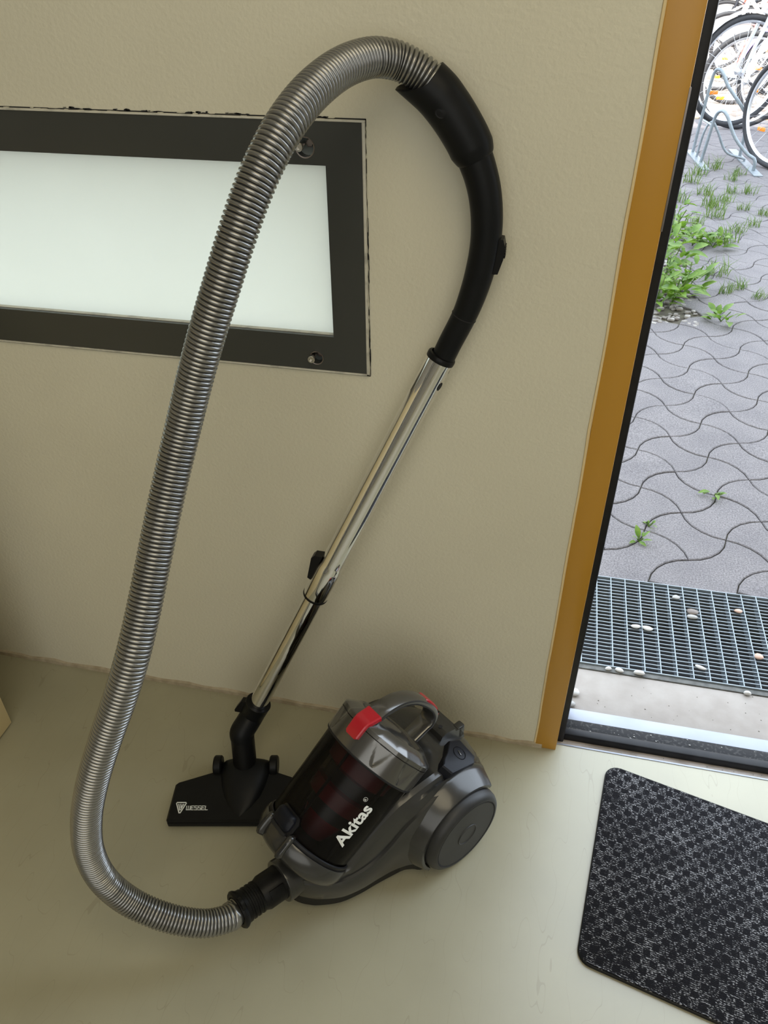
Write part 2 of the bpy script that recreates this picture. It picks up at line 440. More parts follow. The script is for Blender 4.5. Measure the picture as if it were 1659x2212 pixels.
# front wall with door opening and window opening (also the facade that shades the yard)
DX1 = 1.04
outer = [(-5, -.12), (0.004, -.12), (0.004, 2.10), (DX1, 2.10), (DX1, -.12), (5, -.12), (5, 6.0), (-5, 6.0)]
wf = plate_holes('wall_front', outer, [rect(-1.352, -.3005, .7205, 1.0385)], 0.0, .12, 'wall', None, wxz)
tag(wf, 'cream painted plaster wall behind the vacuum cleaner', 'wall', kind='structure')
struct('wall_left', boxv(-2.5, -2.4, -3.2, 0, 0, 2.6), 'room', label='cream side wall out of view on the left', cat='wall', smooth=False)
struct('wall_right', boxv(1.6, 1.7, -3.2, 0, 0, 2.6), 'room', label='cream side wall out of view on the right', cat='wall', smooth=False)
struct('wall_back', boxv(-2.5, 1.7, -3.3, -3.2, 0, 2.6), 'room', label='cream wall behind the camera', cat='wall', smooth=False)
struct('ceiling', boxv(-2.5, 1.7, -3.3, 0.0, 2.6, 2.7), 'ceil', label='white ceiling of the entrance', cat='ceiling', smooth=False)
# raw joint where a baseboard is missing
bb = MB(); n = 90
x0, x1 = -2.4, .012
top = [.0095 + .0022 * math.sin(i * 1.7) + random.uniform(-.0014, .0014) for i in range(n + 1)]
vs = []
for i in range(n + 1):
    x = x0 + (x1 - x0) * i / n
    vs += [(x, -.0045, .0), (x, -.0040, top[i] * .8), (x, -.0004, top[i]), (x, .004, top[i]), (x, .004, 0)]
fs = []
for i in range(n):
    for k in range(4): fs.append((i * 5 + k, (i + 1) * 5 + k, (i + 1) * 5 + k + 1, i * 5 + k + 1))
struct('baseboard_front', (vs, fs), 'skirt', label='dirty brown strip of bare joint along the wall foot', cat='baseboard', smooth=False)

# --- door frame
d1 = empty('door_1', (0, 0, 0)); tag(d1, 'ochre yellow metal door frame of the open doorway', 'door frame', kind='structure')
mk('jamb', *boxv(.0, .0375, -.0025, .055, .0, 2.1, .0012), 'yellow', d1)
mk('jamb', *boxv(DX1 - .0375, DX1, -.0025, .055, .0, 2.1, .0012), 'yellow', d1)
mk('lintel', *boxv(.0375, DX1 - .0375, -.0025, .055, 2.06, 2.1, .0012), 'yellow', d1)
for xx0, xx1 in ((.0350, .0525), (DX1 - .0525, DX1 - .035)):
    s_ = mk('rubber_seal', *boxv(xx0, xx1, .030, .072, -.018, 2.06, .003), 'seal', d1)
    plab(s_, 'black rubber door seal')
mk('outer_edge', *boxv(.0515, .0555, .0725, .118, -.02, 2.06, .001), 'alu', d1)
mk('outer_edge', *boxv(DX1 - .0555, DX1 - .0515, .0725, .118, -.02, 2.06, .001), 'alu', d1)
sp = mk('strike_plate', *boxv(.0366, .0388, -.0030, .02, .935, 1.078, .0004), 'plate', d1); plab(sp, 'narrow steel strike plate on the jamb edge')
bd = MB()
path = [(-.0012 + .0012 * math.sin(i * .9) * random.random(), -.0008, .012 + 2.08 * i / 60) for i in range(61)]
bd.add(sweep(path, .0022, 6)); b_ = bd.make('paint_bead', 'bead', d1); plab(b_, 'cream paint bead along the frame')

# --- threshold
t1 = empty('trim_1', (.5, 0, 0)); tag(t1, 'black rubber and aluminium threshold strip across the doorway', 'threshold', kind='structure')
def tr(name, b, m, bev=.001): 
    v, f = boxv(*b, bev); return mk(name, [(p[0] - .5, p[1], p[2]) for p in v], f, m, t1)
tr('floor_edge_profile', (.038, DX1 - .038, .011, .0145, -.06, .0012), 'alu', .0006)
tr('grimy_ledge', (.036, DX1 - .036, .0145, .040, -.08, -.014), 'grime')
tr('rubber_bar', (.0375, DX1 - .0375, .036, .0525, -.03, .0030), 'seal', .0025)
tr('rubber_tread', (.0375, DX1 - .0375, .0525, .080, -.03, -.006), 'sealdirty', .001)
tr('aluminium_strip', (.0525, DX1 - .0525, .080, .1135, -.05, -.013), 'alu', .001)
# flecks of plaster and dirt on the threshold and the sill
dr = MB(); rd = random.Random(3)
for i in range(46):
    x = rd.uniform(.05, .60)
    y, z = (rd.uniform(.018, .034), -.0138) if i % 2 else (rd.uniform(.056, .078), -.0058)
    s = rd.uniform(.0006, .0018); a = rd.uniform(0, 6.3)
    poly = [(x - .5 + s * rd.uniform(.6, 1.3) * math.cos(a + k * 1.257), y + s * .7 * math.sin(a + k * 1.257)) for k in range(5)]
    dr.add(prism(poly, z, z + s * .6))
o = dr.make('dirt_flecks', 'pebble_g', t1); o['kind'] = 'stuff'

sill = struct('door_sill', boxv(-.35, 1.5, .1135, .2285, -.2, -.02, .0015), 'slab', label='pale beige stone sill slab outside the doorway', cat='sill')
dr = MB()
for i in range(40):
    x = rd.uniform(.07, .62); y = rd.uniform(.118, .226); s = rd.uniform(.0005, .0014); a = rd.uniform(0, 6)
    poly = [(x + s * rd.uniform(.6, 1.4) * math.cos(a + k * 1.257), y + s * .7 * math.sin(a + k * 1.257)) for k in range(5)]
    dr.add(prism(poly, -.0201, -.0196 + s * .3))
o = dr.make('soil_crumbs', 'soil', sill); o['kind'] = 'stuff'

# --- frosted window in the front wall
w1 = empty('window_1', (-.33, 0, .88)); tag(w1, 'low frosted window with charcoal border and hex bolts', 'window', kind='structure')
def wl(u, v, w): return Vector((u + .33, w, v - .88))
B1 = (-.336 * 1.1111, .9057 * 1.1111); B2 = (-.3374 * 1.1111, .6678 * 1.1111)
B1 = (-.3735, 1.0065); B2 = (-.3750, .7422)
wfr = plate_holes('border_plate', rect(-1.347, -.3052, .7250, 1.0349), [rect(-1.30, -.3496, .7743, .9876), circ(B1[0], B1[1], .0105), circ(B2[0], B2[1], .0085)], -.002, .010, 'winframe', w1, wl)
# clear edge strips round the plate with a dark joint to the plaster
for nm, b in (('clear_edge', (-1.348, -.3015, 1.0349, 1.0372)), ('clear_edge', (-.3050, -.3015, .7226, 1.0349)), ('clear_edge', (-1.348, -.3015, .7226, .7250))):
    e_ = mk(nm, *xf(boxv(b[0], b[1], -.0035, .012, b[2], b[3], .0004), lambda p: wl(p[0], p[2], p[1])), 'winedge', w1)
mk('joint_shadow_gap', *xf(boxv(-.3018, -.3004, .0, .010, .7215, 1.0380), lambda p: wl(p[0], p[2], p[1])), 'gap', w1, smooth=False)
mk('joint_shadow_gap', *xf(boxv(-1.35, -.3005, .0, .010, 1.0370, 1.0386), lambda p: wl(p[0], p[2], p[1])), 'gap', w1, smooth=False)
# flaked paint along the joint: dark chips and pale crumbs
ch = MB(); pb = MB()
def chip(b, x, z, l, h):
    n_ = 7
    P = [(x + l * .5 * math.cos(2 * PI * k / n_) * rd.uniform(.7, 1.1), z + h * .5 * math.sin(2 * PI * k / n_) * rd.uniform(.6, 1.2)) for k in range(n_)]
    v_, f_ = prism(P, 0, .0009); b.add(([wl(p[0], p[1], -p[2]) for p in v_], f_))
for i in range(60):
    x = rd.choice((-.90, -.86, -.66, -.60, -.56, -.50, -.46, -.40, -.36)) + rd.uniform(-.02, .02)
    chip(ch, x, 1.0390 + rd.uniform(-.0006, .0008), rd.uniform(.002, .014), rd.uniform(.0006, .0024))
for i in range(26): chip(ch, -.3002 + rd.uniform(-.0003, .0006), rd.uniform(.728, .93), rd.uniform(.0005, .0012), rd.uniform(.006, .03))
for i in range(50): chip(pb, rd.uniform(-1.3, -.31), 1.0380 + rd.uniform(-.001, .0006), rd.uniform(.004, .016), rd.uniform(.0006, .0014))
for i in range(30): chip(pb, -.3012 + rd.uniform(-.0006, .0006), rd.uniform(.73, 1.03), rd.uniform(.0006, .0014), rd.uniform(.008, .03))
o = ch.make('flaked_paint', 'gap', w1, smooth=False); o['kind'] = 'stuff'
o = pb.make('plaster_crumbs', 'wall', w1, smooth=False); o['kind'] = 'stuff'
mk('frosted_pane', *xf(boxv(-1.352, -.3000, .0105, .016, .7200, 1.0390), lambda p: wl(p[0], p[2], p[1])), 'frost', w1, smooth=False)
plab(mk('inner_ledge', *xf(boxv(-1.30, -.3496, .004, .0104, .7743, .7752), lambda p: wl(p[0], p[2], p[1])), 'winedge', w1, smooth=False), 'thin light ledge at the pane foot')
# dark inner channel so the border is opaque
plate_holes('channel', rect(-1.352, -.3000, .7200, 1.0390), [rect(-1.304, -.3460, .7705, .9912)], .0165, .030, 'gap', w1, wl)
for bi, (bx, bz) in enumerate((B1, B2)):
    rr = .0105 if bi == 0 else .0085
    mk('bolt_socket', *lathe([(rr, -.0022), (rr + .0012, -.0026), (rr + .0012, .0), (rr, .0)], 32, lambda p: wl(bx + p.x, bz + p.y, p.z)), 'plate', w1)
    bo = mk('hex_bolt', *lathe([(.0030, .011), (.0030, -.008), (.0046, -.008), (.0050, -.0085), (.0050, -.0135), (.0046, -.014), (.0028, -.014), (.0028, -.0115), (0, -.0115)], 24, lambda p: wl(bx - .0042 + p.x, bz + .0022 + p.y, p.z)), 'steel', w1)
    mk('hex_recess', *lathe([(.0027, -.0119), (.0027, -.0114), (0, -.0114)], 6, lambda p: wl(bx - .0042 + p.x, bz + .0022 + p.y, p.z)), 'gap', bo, smooth=False)
    mk('nut', *lathe([(.0046, .004), (.0046, .008), (0, .008)], 6, lambda p: wl(bx + .0035 + p.x, bz + .0035 + p.y, p.z)), 'plate', w1, smooth=False)

# --- cabinet at the left picture edge
cb = empty('cabinet', (-1.22, -.5, 0)); tag(cb, 'cream painted cabinet corner at the left picture edge', 'cabinet')
def cl(v): return (v[0] + 1.22, v[1] + .5, v[2])
mk('carcass', *xf(boxv(-1.46, -.9767, -.86, -.1585, .004, .80, .0015), cl), 'cab', cb)
mk('shade_plinth', *xf(boxv(-1.45, -.984, -.85, -.166, .0, .01), cl), 'cabshade', cb, smooth=False)  # added support, coloured dark as the shade in the gap below the carcass
mk('door_panel', *xf(boxv(-1.455, -.985, -.878, -.861, .02, .79, .002), cl), 'cab', cb)

# --- doormat
dm_o = (.33, -.24, 0)
TL = Vector((.1300, -.0175)); BL = Vector((.0822, -.3665)); TR = TL + .58 * Vector((.9717, -.2361)); BR = BL + .60 * Vector((.9762, -.2166))
def rounded(pts, r, n=6):
    out = []
    for i, p in enumerate(pts):
        a = pts[i - 1]; b = pts[(i + 1) % len(pts)]
        da = (a - p).normalized(); db = (b - p).normalized()
        h = da.angle(db); d = r / math.tan(h / 2); c = p + (da + db).normalized() * (r / math.sin(h / 2))
        s = p + da * d - c; e = p + db * d - c
        a0 = math.atan2(s.y, s.x); a1 = math.atan2(e.y, e.x); dl = (a1 - a0 + PI) % (2 * PI) - PI
        out += [(c.x + r * math.cos(a0 + dl * k / n), c.y + r * math.sin(a0 + dl * k / n)) for k in range(n + 1)]
    return out
mp_ = rounded([BL, BR, TR, TL], .021)
MR = math.radians(-13.0)
def ml(p): 
    x, y = p[0] - dm_o[0], p[1] - dm_o[1]
    return (x * math.cos(-MR) - y * math.sin(-MR), x * math.sin(-MR) + y * math.cos(-MR))
mp_l = [ml(p) for p in mp_]
dmat = mk('doormat', *prism(mp_l, .0018, .0072, .0022), 'textile', None); dmat.location = dm_o; dmat.rotation_euler = (0, 0, MR)
tag(dmat, 'black and white woven doormat with rounded corners inside the doorway', 'doormat')
ctr = (sum(p[0] for p in mp_l) / len(mp_l), sum(p[1] for p in mp_l) / len(mp_l))
bk = mk('rubber_backing', *prism([(ctr[0] + (p[0] - ctr[0]) * 1.004, ctr[1] + (p[1] - ctr[1]) * 1.006) for p in mp_l], 0, .0022), 'seal', dmat)
plab(bk, 'thin black rubber backing of the mat')
# fuzzy cut edge
ed = mk('bound_edge', *sweep([(p[0], p[1], .0040) for p in mp_l + mp_l[:1]], .0018, 8, caps=False), 'blkm', dmat)
# ================================================================== VACUUM CLEANER
PH = math.radians(232.5)
vF = Vector((math.cos(PH), math.sin(PH), 0)); vL = Vector((-math.sin(PH), math.cos(PH), 0)); vU = Vector((0, 0, 1))
WH = Vector((-.0975, -.2478, 0)) - vL * .13
VO = WH.copy()                                # empty sits at the canister's base
vac = empty('vacuum_cleaner', VO)
tag(vac, 'dark grey bagless vacuum cleaner with silver hose and chrome tube leaning on the wall', 'vacuum cleaner')
def C(p): return vF * p[0] + vL * p[1] + vU * p[2]          # canister local -> relative to the empty
def Wd(p): return Vector(p) - VO                            # world -> relative to the empty
def part(name, vf, m, parent=vac, fn=None, **k):
    v = [fn(p) for p in vf[0]] if fn else vf[0]
    return mk(name, v, vf[1], m, parent, **k)

# ---- body loft along X
ST = [ # X, hwb, hw, zs, hw2, ht, hc
 (.2520, .010, .010, .072, .006, .078, .080), (.2480, .019, .021, .076, .016, .084, .086), (.2400, .030, .033, .079, .027, .088, .089),
 (.2270, .0425, .047, .081, .040, .092, .088), (.2000, .0595, .066, .084, .058, .104, .080), (.1700, .0685, .0755, .087, .0665, .124, .085),
 (.1400, .0735, .0800, .094, .0705, .145, .100), (.1150, .0785, .0845, .112, .0725, .160, .114), (.0920, .0840, .0925, .132, .0745, .172, .128),
 (.0770, .0930, .1020, .145, .0760, .176, .135), (.0640, .1040, .1085, .153, .0770, .179, .141), (.0300, .1060, .1090, .164, .0790, .182, .160), (.0000, .1060, .1090, .166, .0790, .179, .176),
 (-.0300, .1040, .1060, .158, .0770, .168, .172), (-.0600, .0960, .0950, .140, .0730, .150, .160), (-.0850, .0860, .0820, .110, .0640, .128, .140),
 (-.1020, .0640, .0630, .090, .0480, .106, .118), (-.1100, .0500, .0500, .070, .0340, .082, .092)]
# densify
def dens(rows, n):
    V = [Vector(r[1:4] ) for r in rows]
    out = []
    for i in range(len(rows) - 1):
        for k in range(n):
            t = k / n; r = []
            for c in range(7):
                p0 = rows[max(i - 1, 0)][c]; p1 = rows[i][c]; p2 = rows[i + 1][c]; p3 = rows[min(i + 2, len(rows) - 1)][c]
                r.append(.5 * (2 * p1 + (p2 - p0) * t + (2 * p0 - 5 * p1 + 4 * p2 - p3) * t * t + (3 * p1 - p0 - 3 * p2 + p3) * t ** 3))
            out.append(r)
    out.append(list(rows[-1])); return out
SD = dens(ST, 4)
def half(r):
    X, hwb, hw, zs, hw2, ht, hc = r
    d = max(.3, min(1, hw2 / .06))
    hs = hw if hw < .084 else .084 + (hw - .084) * .30
    hm = hw * .62 + hs * .38
    return [(0, .034), (hwb * .97, .034), (hw, .040), (hm + .0035 * d, .040 + (zs - .040) * .5), (hs + .001 * d, zs - .0045), (hs - .0005 * d, zs - .002), (hs - .0045 * d, zs - .0012),
            (hw2 + .004 * d, zs + (ht - zs) * .5), (hw2, ht - .010 * d), (hw2 - .004 * d, ht - .003 * d), (hw2 - .012 * d, ht), (hw2 * .5, (ht + hc) / 2 + .002), (0, hc)]
v = []; f = []
for r in SD:
    h = half(r); ring = [(y, z) for y, z in h] + [(-y, z) for y, z in reversed(h[1:-1])]
    for y, z in ring: v.append((r[0], y, z))
m_ = len(ring)
for i in range(len(SD) - 1):
    for k in range(m_):
        f.append((i * m_ + k, i * m_ + (k + 1) % m_, (i + 1) * m_ + (k + 1) % m_, (i + 1) * m_ + k))
f.append(tuple(range(m_))); f.append(tuple((len(SD) - 1) * m_ + k for k in range(m_)))
body = part('body', (v, f), 'body', fn=C, ang=32)
plab(body, 'glossy gunmetal canister body')
# ---- dark base
poly = [(r[0], r[1] + .0015) for r in SD] ; poly = poly + [(x, -y) for x, y in reversed(poly)]
bs = MB()
n = len(poly); rings = []
for z, ins in ((.010, .012), (.0075 + .004, .004), (.016, .0005), (.0375, 0), (.038, .004)):
    for x, y in poly:
        yy = math.copysign(max(.002, abs(y) - ins), y); bs.v.append((x - (ins * .5 if x > .1 else -ins * .5), yy, z))
for r in range(4):
    for k in range(n): bs.f.append((r * n + k, r * n + (k + 1) % n, (r + 1) * n + (k + 1) % n, (r + 1) * n + k))
bs.f.append(tuple(range(n))); bs.f.append(tuple(4 * n + k for k in range(n)))
base = part('base', (bs.v, bs.f), 'base', fn=C, ang=35)
cast = part('front_caster', lathe([(0, -.008), (.010, -.008), (.0118, -.006), (.0118, .006), (.010, .008), (0, .008)], 20), 'wheel', base, fn=lambda p: C((.19 + p.x, p.z, .0118 + p.y)))
# ---- fenders and wheels
for sgn in (1, -1):
    def fw(p, sgn=sgn): return C((p.x, sgn * p.z, .074 + p.y))
    prof = [(.090, .070), (.0955, .0800), (.0955, .0845), (.0935, .0895), (.0880, .103), (.0840, .1120), (.0822, .1150), (.0775, .1150), (.0768, .112), (.0768, .094), (.085, .072)]
    fd = part('wheel_arch', lathe(prof, 44, None, math.radians(-36), math.radians(142)), 'body', fn=fw, ang=35)
    wp = [(0, .096), (.058, .096), (.070, .0965), (.0742, .101), (.0745, .113), (.0735, .1205), (.0705, .1260), (.0660, .1290), (.0630, .1293), (.0622, .1283), (.0620, .1262), (.0, .1262)]
    wh = part('wheel', lathe(wp, 72), 'wheel', fn=fw, ang=30)
    hc_ = part('wheel_cover', lathe([(0, .1262), (.0612, .1262), (.0614, .1278), (.0606, .1288), (.0200, .1294), (.0195, .1286), (.0186, .1286), (.0182, .1296), (0, .1297)], 72), 'wheel', wh, fn=fw, ang=30)
    part('cover_groove', lathe([(.0609, .1270), (.0609, .1291), (.0625, .1296), (.0625, .1270)], 72), 'gap', wh, fn=fw)
    rg = part('hub_ring', lathe([(.0174, .1294), (.0178, .1302), (.0187, .1306), (.0196, .1302), (.0200, .1292)], 48), 'wheel', wh, fn=fw)

# ---- bin, tilted cylinder
TA = math.radians(54.5)
bax = Vector((-math.sin(TA), 0, math.cos(TA))); be1 = Vector((math.cos(TA), 0, math.sin(TA))); bB = Vector((.207, 0, .132)); bY = Vector((0, 1, 0))
def K(al, r, s): return C(bB + bax * s + be1 * (r * math.cos(al)) + bY * (r * math.sin(al)))
def Kx(e, y, s): return C(bB + bax * s + be1 * e + bY * y)
def lf(p): return Kx(p.x, p.y, p.z)
part('front_cradle', lathe([(0, -.036), (.050, -.036), (.064, -.033), (.0715, -.027), (.0745, -.018), (.0752, -.004), (.0740, -.0015), (.0712, -.0015)], 72), 'body', fn=lf)
part('bin_seal', lathe([(.0712, -.003), (.0722, -.0015), (.0722, .0035), (.0700, .0045)], 72), 'seal', fn=lf)
bn = part('dust_bin', lathe([(0, .001), (.060, .001), (.0672, .0035), (.0695, .009), (.0745, .146)], 96), 'smoky', fn=lf)
plab(bn, 'smoky transparent dust bin')
part('cyclone_cone', lathe([(.020, .006), (.030, .030), (.034, .040), (.034, .060), (.046, .062), (.048, .085), (.040, .088), (.040, .110), (.052, .115), (.054, .140), (.0, .142)], 48), 'cyc', bn, fn=lf)
part('cyclone_filter', lathe([(.0345, .0405), (.0352, .0405), (.0352, .0595), (.0345, .0595)], 40), 'cycdark', bn, fn=lf)
part('cyclone_filter', lathe([(.0406, .0885), (.0412, .0885), (.0412, .1095), (.0406, .1095)], 40), 'cycdark', bn, fn=lf)
for al in (-.5, .12, 1.15):   # moulded ribs inside the bin wall
    rb_ = MB()
    v_ = []
    for s_, r_ in ((.006, .0680), (.142, .0728)):
        for da, dr_ in ((-.02, 0), (.02, 0), (.02, -.005), (-.02, -.005)): v_.append(K(al + da, r_ + dr_, s_))
    rb_.add((v_, [(0, 1, 5, 4), (1, 2, 6, 5), (2, 3, 7, 6), (3, 0, 4, 7), (0, 3, 2, 1), (4, 5, 6, 7)]))
    rb_.make('moulded_rib', 'cycdark', bn, smooth=False)
part('bin_rim', lathe([(.0745, .1425), (.0778, .1430), (.0785, .1448), (.0778, .1462), (.0740, .1462)], 96), 'seal', fn=lf)
# collar with four scalloped finger grips
def rcol(al, s):
    r = .0780 + .0012 * (s - .146) / .036
    for a0 in (.62, 1.28, -.62, -1.28):
        d = (al - a0 + PI) % (2 * PI) - PI
        w = .20 * (max(0, (s - .150)) / .032) ** .6
        if w > 1e-4 and abs(d) < w: r -= .0028 * math.cos(d / w * PI / 2) ** .6
    return r
nA, nS = 180, 14; v = []; f = []
for j in range(nS + 1):
    s_ = .1462 + (.1812 - .1462) * j / nS
    for i in range(nA): v.append(K(2 * PI * i / nA, rcol(2 * PI * i / nA, s_), s_))
for j in range(nS):
    for i in range(nA): f.append((j * nA + i, j * nA + (i + 1) % nA, (j + 1) * nA + (i + 1) % nA, (j + 1) * nA + i))
f.append(tuple(range(nA))); f.append(tuple(nS * nA + i for i in range(nA)))
plab(part('bin_collar', (v, f), 'bodylight', ang=28), 'metallic grey bin collar')
part('lid_joint', lathe([(.0772, .1808), (.0772, .1824), (.05, .1824)], 72), 'gap', fn=lf)
# lid
def rlid(al, s):
    r = .0792
    for a0 in (.62, 1.28, -.62, -1.28):
        d = (al - a0 + PI) % (2 * PI) - PI
        if abs(d) < .20: r -= .0028 * math.cos(d / .20 * PI / 2) ** .6
    return r
v = []; f = []
lp = [(None, .1824), (None, .1885), (-.0015, .1905), (.0605, .2005), (.0580, .2010), (.0550, .1995), (.0515, .1945), (.0420, .1935), (.0400, .1960), (.030, .2010), (.012, .2040), (.0001, .2045)]
for rr, s_ in lp:
    for i in range(nA):
        al = 2 * PI * i / nA
        r = rlid(al, s_) if rr is None else (rlid(al, s_) + rr if rr < 0 else rr)
        v.append(K(al, r, s_))
for j in range(len(lp) - 1):
    for i in range(nA): f.append((j * nA + i, j * nA + (i + 1) % nA, (j + 1) * nA + (i + 1) % nA, (j + 1) * nA + i))
lid = part('lid', (v, f), 'bodylight', ang=24)
plab(lid, 'metallic grey chamfered bin lid')
# carrying handle: arch over the lid (e, s) in the middle plane
hp = catmull([(.0690, 0, .1860), (.0640, 0, .2050), (.0510, 0, .2265), (.0310, 0, .2435), (.0050, 0, .2540), (-.0250, 0, .2575), (-.0530, 0, .2560), (-.0720, 0, .2480), (-.0780, 0, .2330), (-.0730, 0, .2150), (-.0660, 0, .1920)], 5)
v = []; f = []
for i, p in enumerate(hp):
    a = hp[max(i - 1, 0)]; b = hp[min(i + 1, len(hp) - 1)]; t = (b - a).normalized(); nn = Vector((t.z, 0, -t.x))
    if nn.z < 0 and i < 30: nn = -nn
    u = i / (len(hp) - 1)
    hwid = .0140 - .0012 * math.sin(PI * min(1, u * 1.2)); th = .0050
    if u > .82: hwid = .0132
    sec = [(-hwid, -th), (-hwid + .002, -th - .001), (hwid - .002, -th - .001), (hwid, -th), (hwid + .0012, 0), (hwid, th * .7), (hwid * .55, th * 1.25), (-hwid * .55, th * 1.25), (-hwid, th * .7), (-hwid - .0012, 0)]
    nn = Vector((-t.z, 0, t.x)); nn = -nn if nn.dot(Vector((p.x + .005, 0, p.z - .20))) < 0 else nn
    for y, h in sec:
        q = p + nn * h; v.append(Kx(q.x, y, q.z))
m_ = 10
for i in range(len(hp) - 1):
    for k in range(m_): f.append((i * m_ + k, i * m_ + (k + 1) % m_, (i + 1) * m_ + (k + 1) % m_, (i + 1) * m_ + k))
f.append(tuple(range(m_))); f.append(tuple((len(hp) - 1) * m_ + k for k in range(m_)))
han = part('carry_handle', (v, f), 'bodylight', ang=45)
# red release tab in front, hugging collar and lid
def strip(pathES, hw0, hw1, th):
    v = []; f = []; n = len(pathES)
    for i, (e, s_) in enumerate(pathES):
        a = Vector(pathES[max(i - 1, 0)]); b = Vector(pathES[min(i + 1, n - 1)]); t = (b - a).normalized(); nn = Vector((t.y, -t.x))
        if nn.dot(Vector((1, .6))) < 0: nn = -nn
        w = hw0 + (hw1 - hw0) * i / (n - 1)
        if i == 0: w *= .82
        for y, h in ((-w, -th), (w, -th), (w, th * .6), (w * .86, th), (-w * .86, th), (-w, th * .6)):
            q = Vector((e, s_)) + nn * h; v.append(Kx(q.x, y, q.y))
    for i in range(n - 1):
        for k in range(6): f.append((i * 6 + k, i * 6 + (k + 1) % 6, (i + 1) * 6 + (k + 1) % 6, (i + 1) * 6 + k))
    f.append(tuple(range(6))); f.append(tuple((n - 1) * 6 + k for k in range(6)))
    return v, f
plab(part('release_tab', strip([(.0800, .1640), (.0806, .1660), (.0812, .1850), (.0800, .1905), (.0765, .1945), (.0690, .2035), (.0660, .2075)], .0118, .0150, .0036), 'red', han, ang=35), 'red release tab')
plab(part('release_button', strip([(-.0180, .2605), (-.0250, .2622), (-.0420, .2616), (-.0600, .2584), (-.0700, .2535), (-.0740, .2480)], .0112, .0122, .0030), 'red', han, ang=35), 'red release button')
# latch at the bin foot with two hooks
def patch(a0, a1, s0, s1, r0, r1, na=8, ns=4, crown=.002):
    v = []; f = []
    for lay_ in (0, 1):
        for j in range(ns + 1):
            for i in range(na + 1):
                a = a0 + (a1 - a0) * i / na; s_ = s0 + (s1 - s0) * j / ns
                x = 2 * i / na - 1; y = 2 * j / ns - 1
                cr = 1 - max(abs(x), abs(y)) ** 4
                # round the corners
                if abs(x) > .6 and abs(y) > .6:
                    a -= (a1 - a0) * .06 * math.copysign(1, x) * (abs(x) > .9) * (abs(y) > .9); s_ -= (s1 - s0) * .08 * math.copysign(1, y) * (abs(x) > .9) * (abs(y) > .9)
                v.append(K(a, r0 if lay_ == 0 else r1 + crown * cr, s_))
    M_ = (na + 1) * (ns + 1)
    for j in range(ns):
        for i in range(na):
            q = (j * (na + 1) + i, j * (na + 1) + i + 1, (j + 1) * (na + 1) + i + 1, (j + 1) * (na + 1) + i)
            f.append(q); f.append(tuple(M_ + k for k in q))
    bd_ = [i for i in range(na)] + [j * (na + 1) + na for j in range(ns)] + [ns * (na + 1) + i for i in range(na, 0, -1)] + [j * (na + 1) for j in range(ns, 0, -1)]
    for k in range(len(bd_)):
        a, b = bd_[k], bd_[(k + 1) % len(bd_)]; f.append((a, b, M_ + b, M_ + a))
    return v, f
D_ = math.radians
plab(part('bin_latch', patch(D_(-19), D_(9), .0020, .0260, .066, .0785, crown=.004), 'btn', ang=60), 'glossy black bin latch')
part('latch_surround', patch(D_(-22), D_(13), .0000, .0290, .066, .0722, crown=.0), 'seal', ang=40)
part('latch_slot', patch(D_(-18), D_(8), -.0040, .0010, .066, .0765, crown=.0), 'gap', ang=40)
for a0 in (-26, 12):
    hk = MB(); hk.add(patch(D_(a0), D_(a0 + 8), -.030, .0060, .060, .0790, 4, 8, .0035))
    ho = hk.make('bin_hook', 'body', vac, ang=60)
    part('hook_slot', patch(D_(a0 + 3), D_(a0 + 5.4), -.024, -.004, .06, .0832, 2, 2, 0), 'gap', ho)
# lettering on the bin
tv, tf = text_mesh('Akitas', .0240, .030, 0, 1.02)
xs = [p.x for p in tv]; k_ = .0690 / (max(xs) - min(xs)); x_min = min(xs)
def tomap(p, s0, a_base, kk): return K(a_base - p.y * kk / .0722, .0695 + (s0 + (p.x - x_min) * kk) / .137 * .005 + .0006, s0 + (p.x - x_min) * kk)
plab(part('lettering', ([tomap(p, .0335, D_(69.5), k_) for p in tv], tf), 'white', bn, smooth=False), 'white Akitas lettering')
tv2, tf2 = text_mesh('R', .0050, .01)
x_min = min(p.x for p in tv2)
part('lettering', ([tomap(p + Vector((0, .0, 0)), .1062, D_(55.6), 1.) for p in tv2], tf2), 'white', bn, smooth=False)
rv, rf = [], []
for i in range(24):
    a = 2 * PI * i / 24
    for r in (.0029, .0033): rv.append(tomap(Vector((x_min + .0017 + r * math.cos(a), .0018 + r * math.sin(a), 0)), .1062, D_(55.6), 1.))
for i in range(24):
    j = (i + 1) % 24; rf.append((2 * i, 2 * i + 1, 2 * j + 1, 2 * j))
part('lettering_ring', (rv, rf), 'white', bn, smooth=False)
# power button
bt = [(-.0357, .0363, .1722), (-.0563, .0399, .1609), (-.059, .0729, .1481), (-.0483, .0815, .1503), (.0037, .0844, .1747), (.0094, .0685, .183), (-.0005, .06, .1812), (-.0147, .0526, .1769)]
bc = sum((Vector(p) for p in bt), Vector()) / 8; bnn = Vector((-.42, .30, .86)).normalized()
def btn_ring(h, sc): return [C(bc + (Vector(p) - bc) * sc + bnn * h) for p in bt]
v = btn_ring(-.012, 1.02) + btn_ring(.0095, 1.0) + btn_ring(.0125, .96) + btn_ring(.0132, .88)
f = [tuple(range(8))] + [(r * 8 + k, r * 8 + (k + 1) % 8, (r + 1) * 8 + (k + 1) % 8, (r + 1) * 8 + k) for r in range(3) for k in range(8)] + [tuple(24 + k for k in range(8))]
pbn = part('power_button', (v, f), 'btn', ang=20); plab(pbn, 'blue-black power button')
bu = (Vector(bt[3]) - Vector(bt[1])); bu = (bu - bnn * bu.dot(bnn)).normalized(); bv = bnn.cross(bu)
sym = Vector((-.0347, .0599, .1645)); 
v = []; f = []
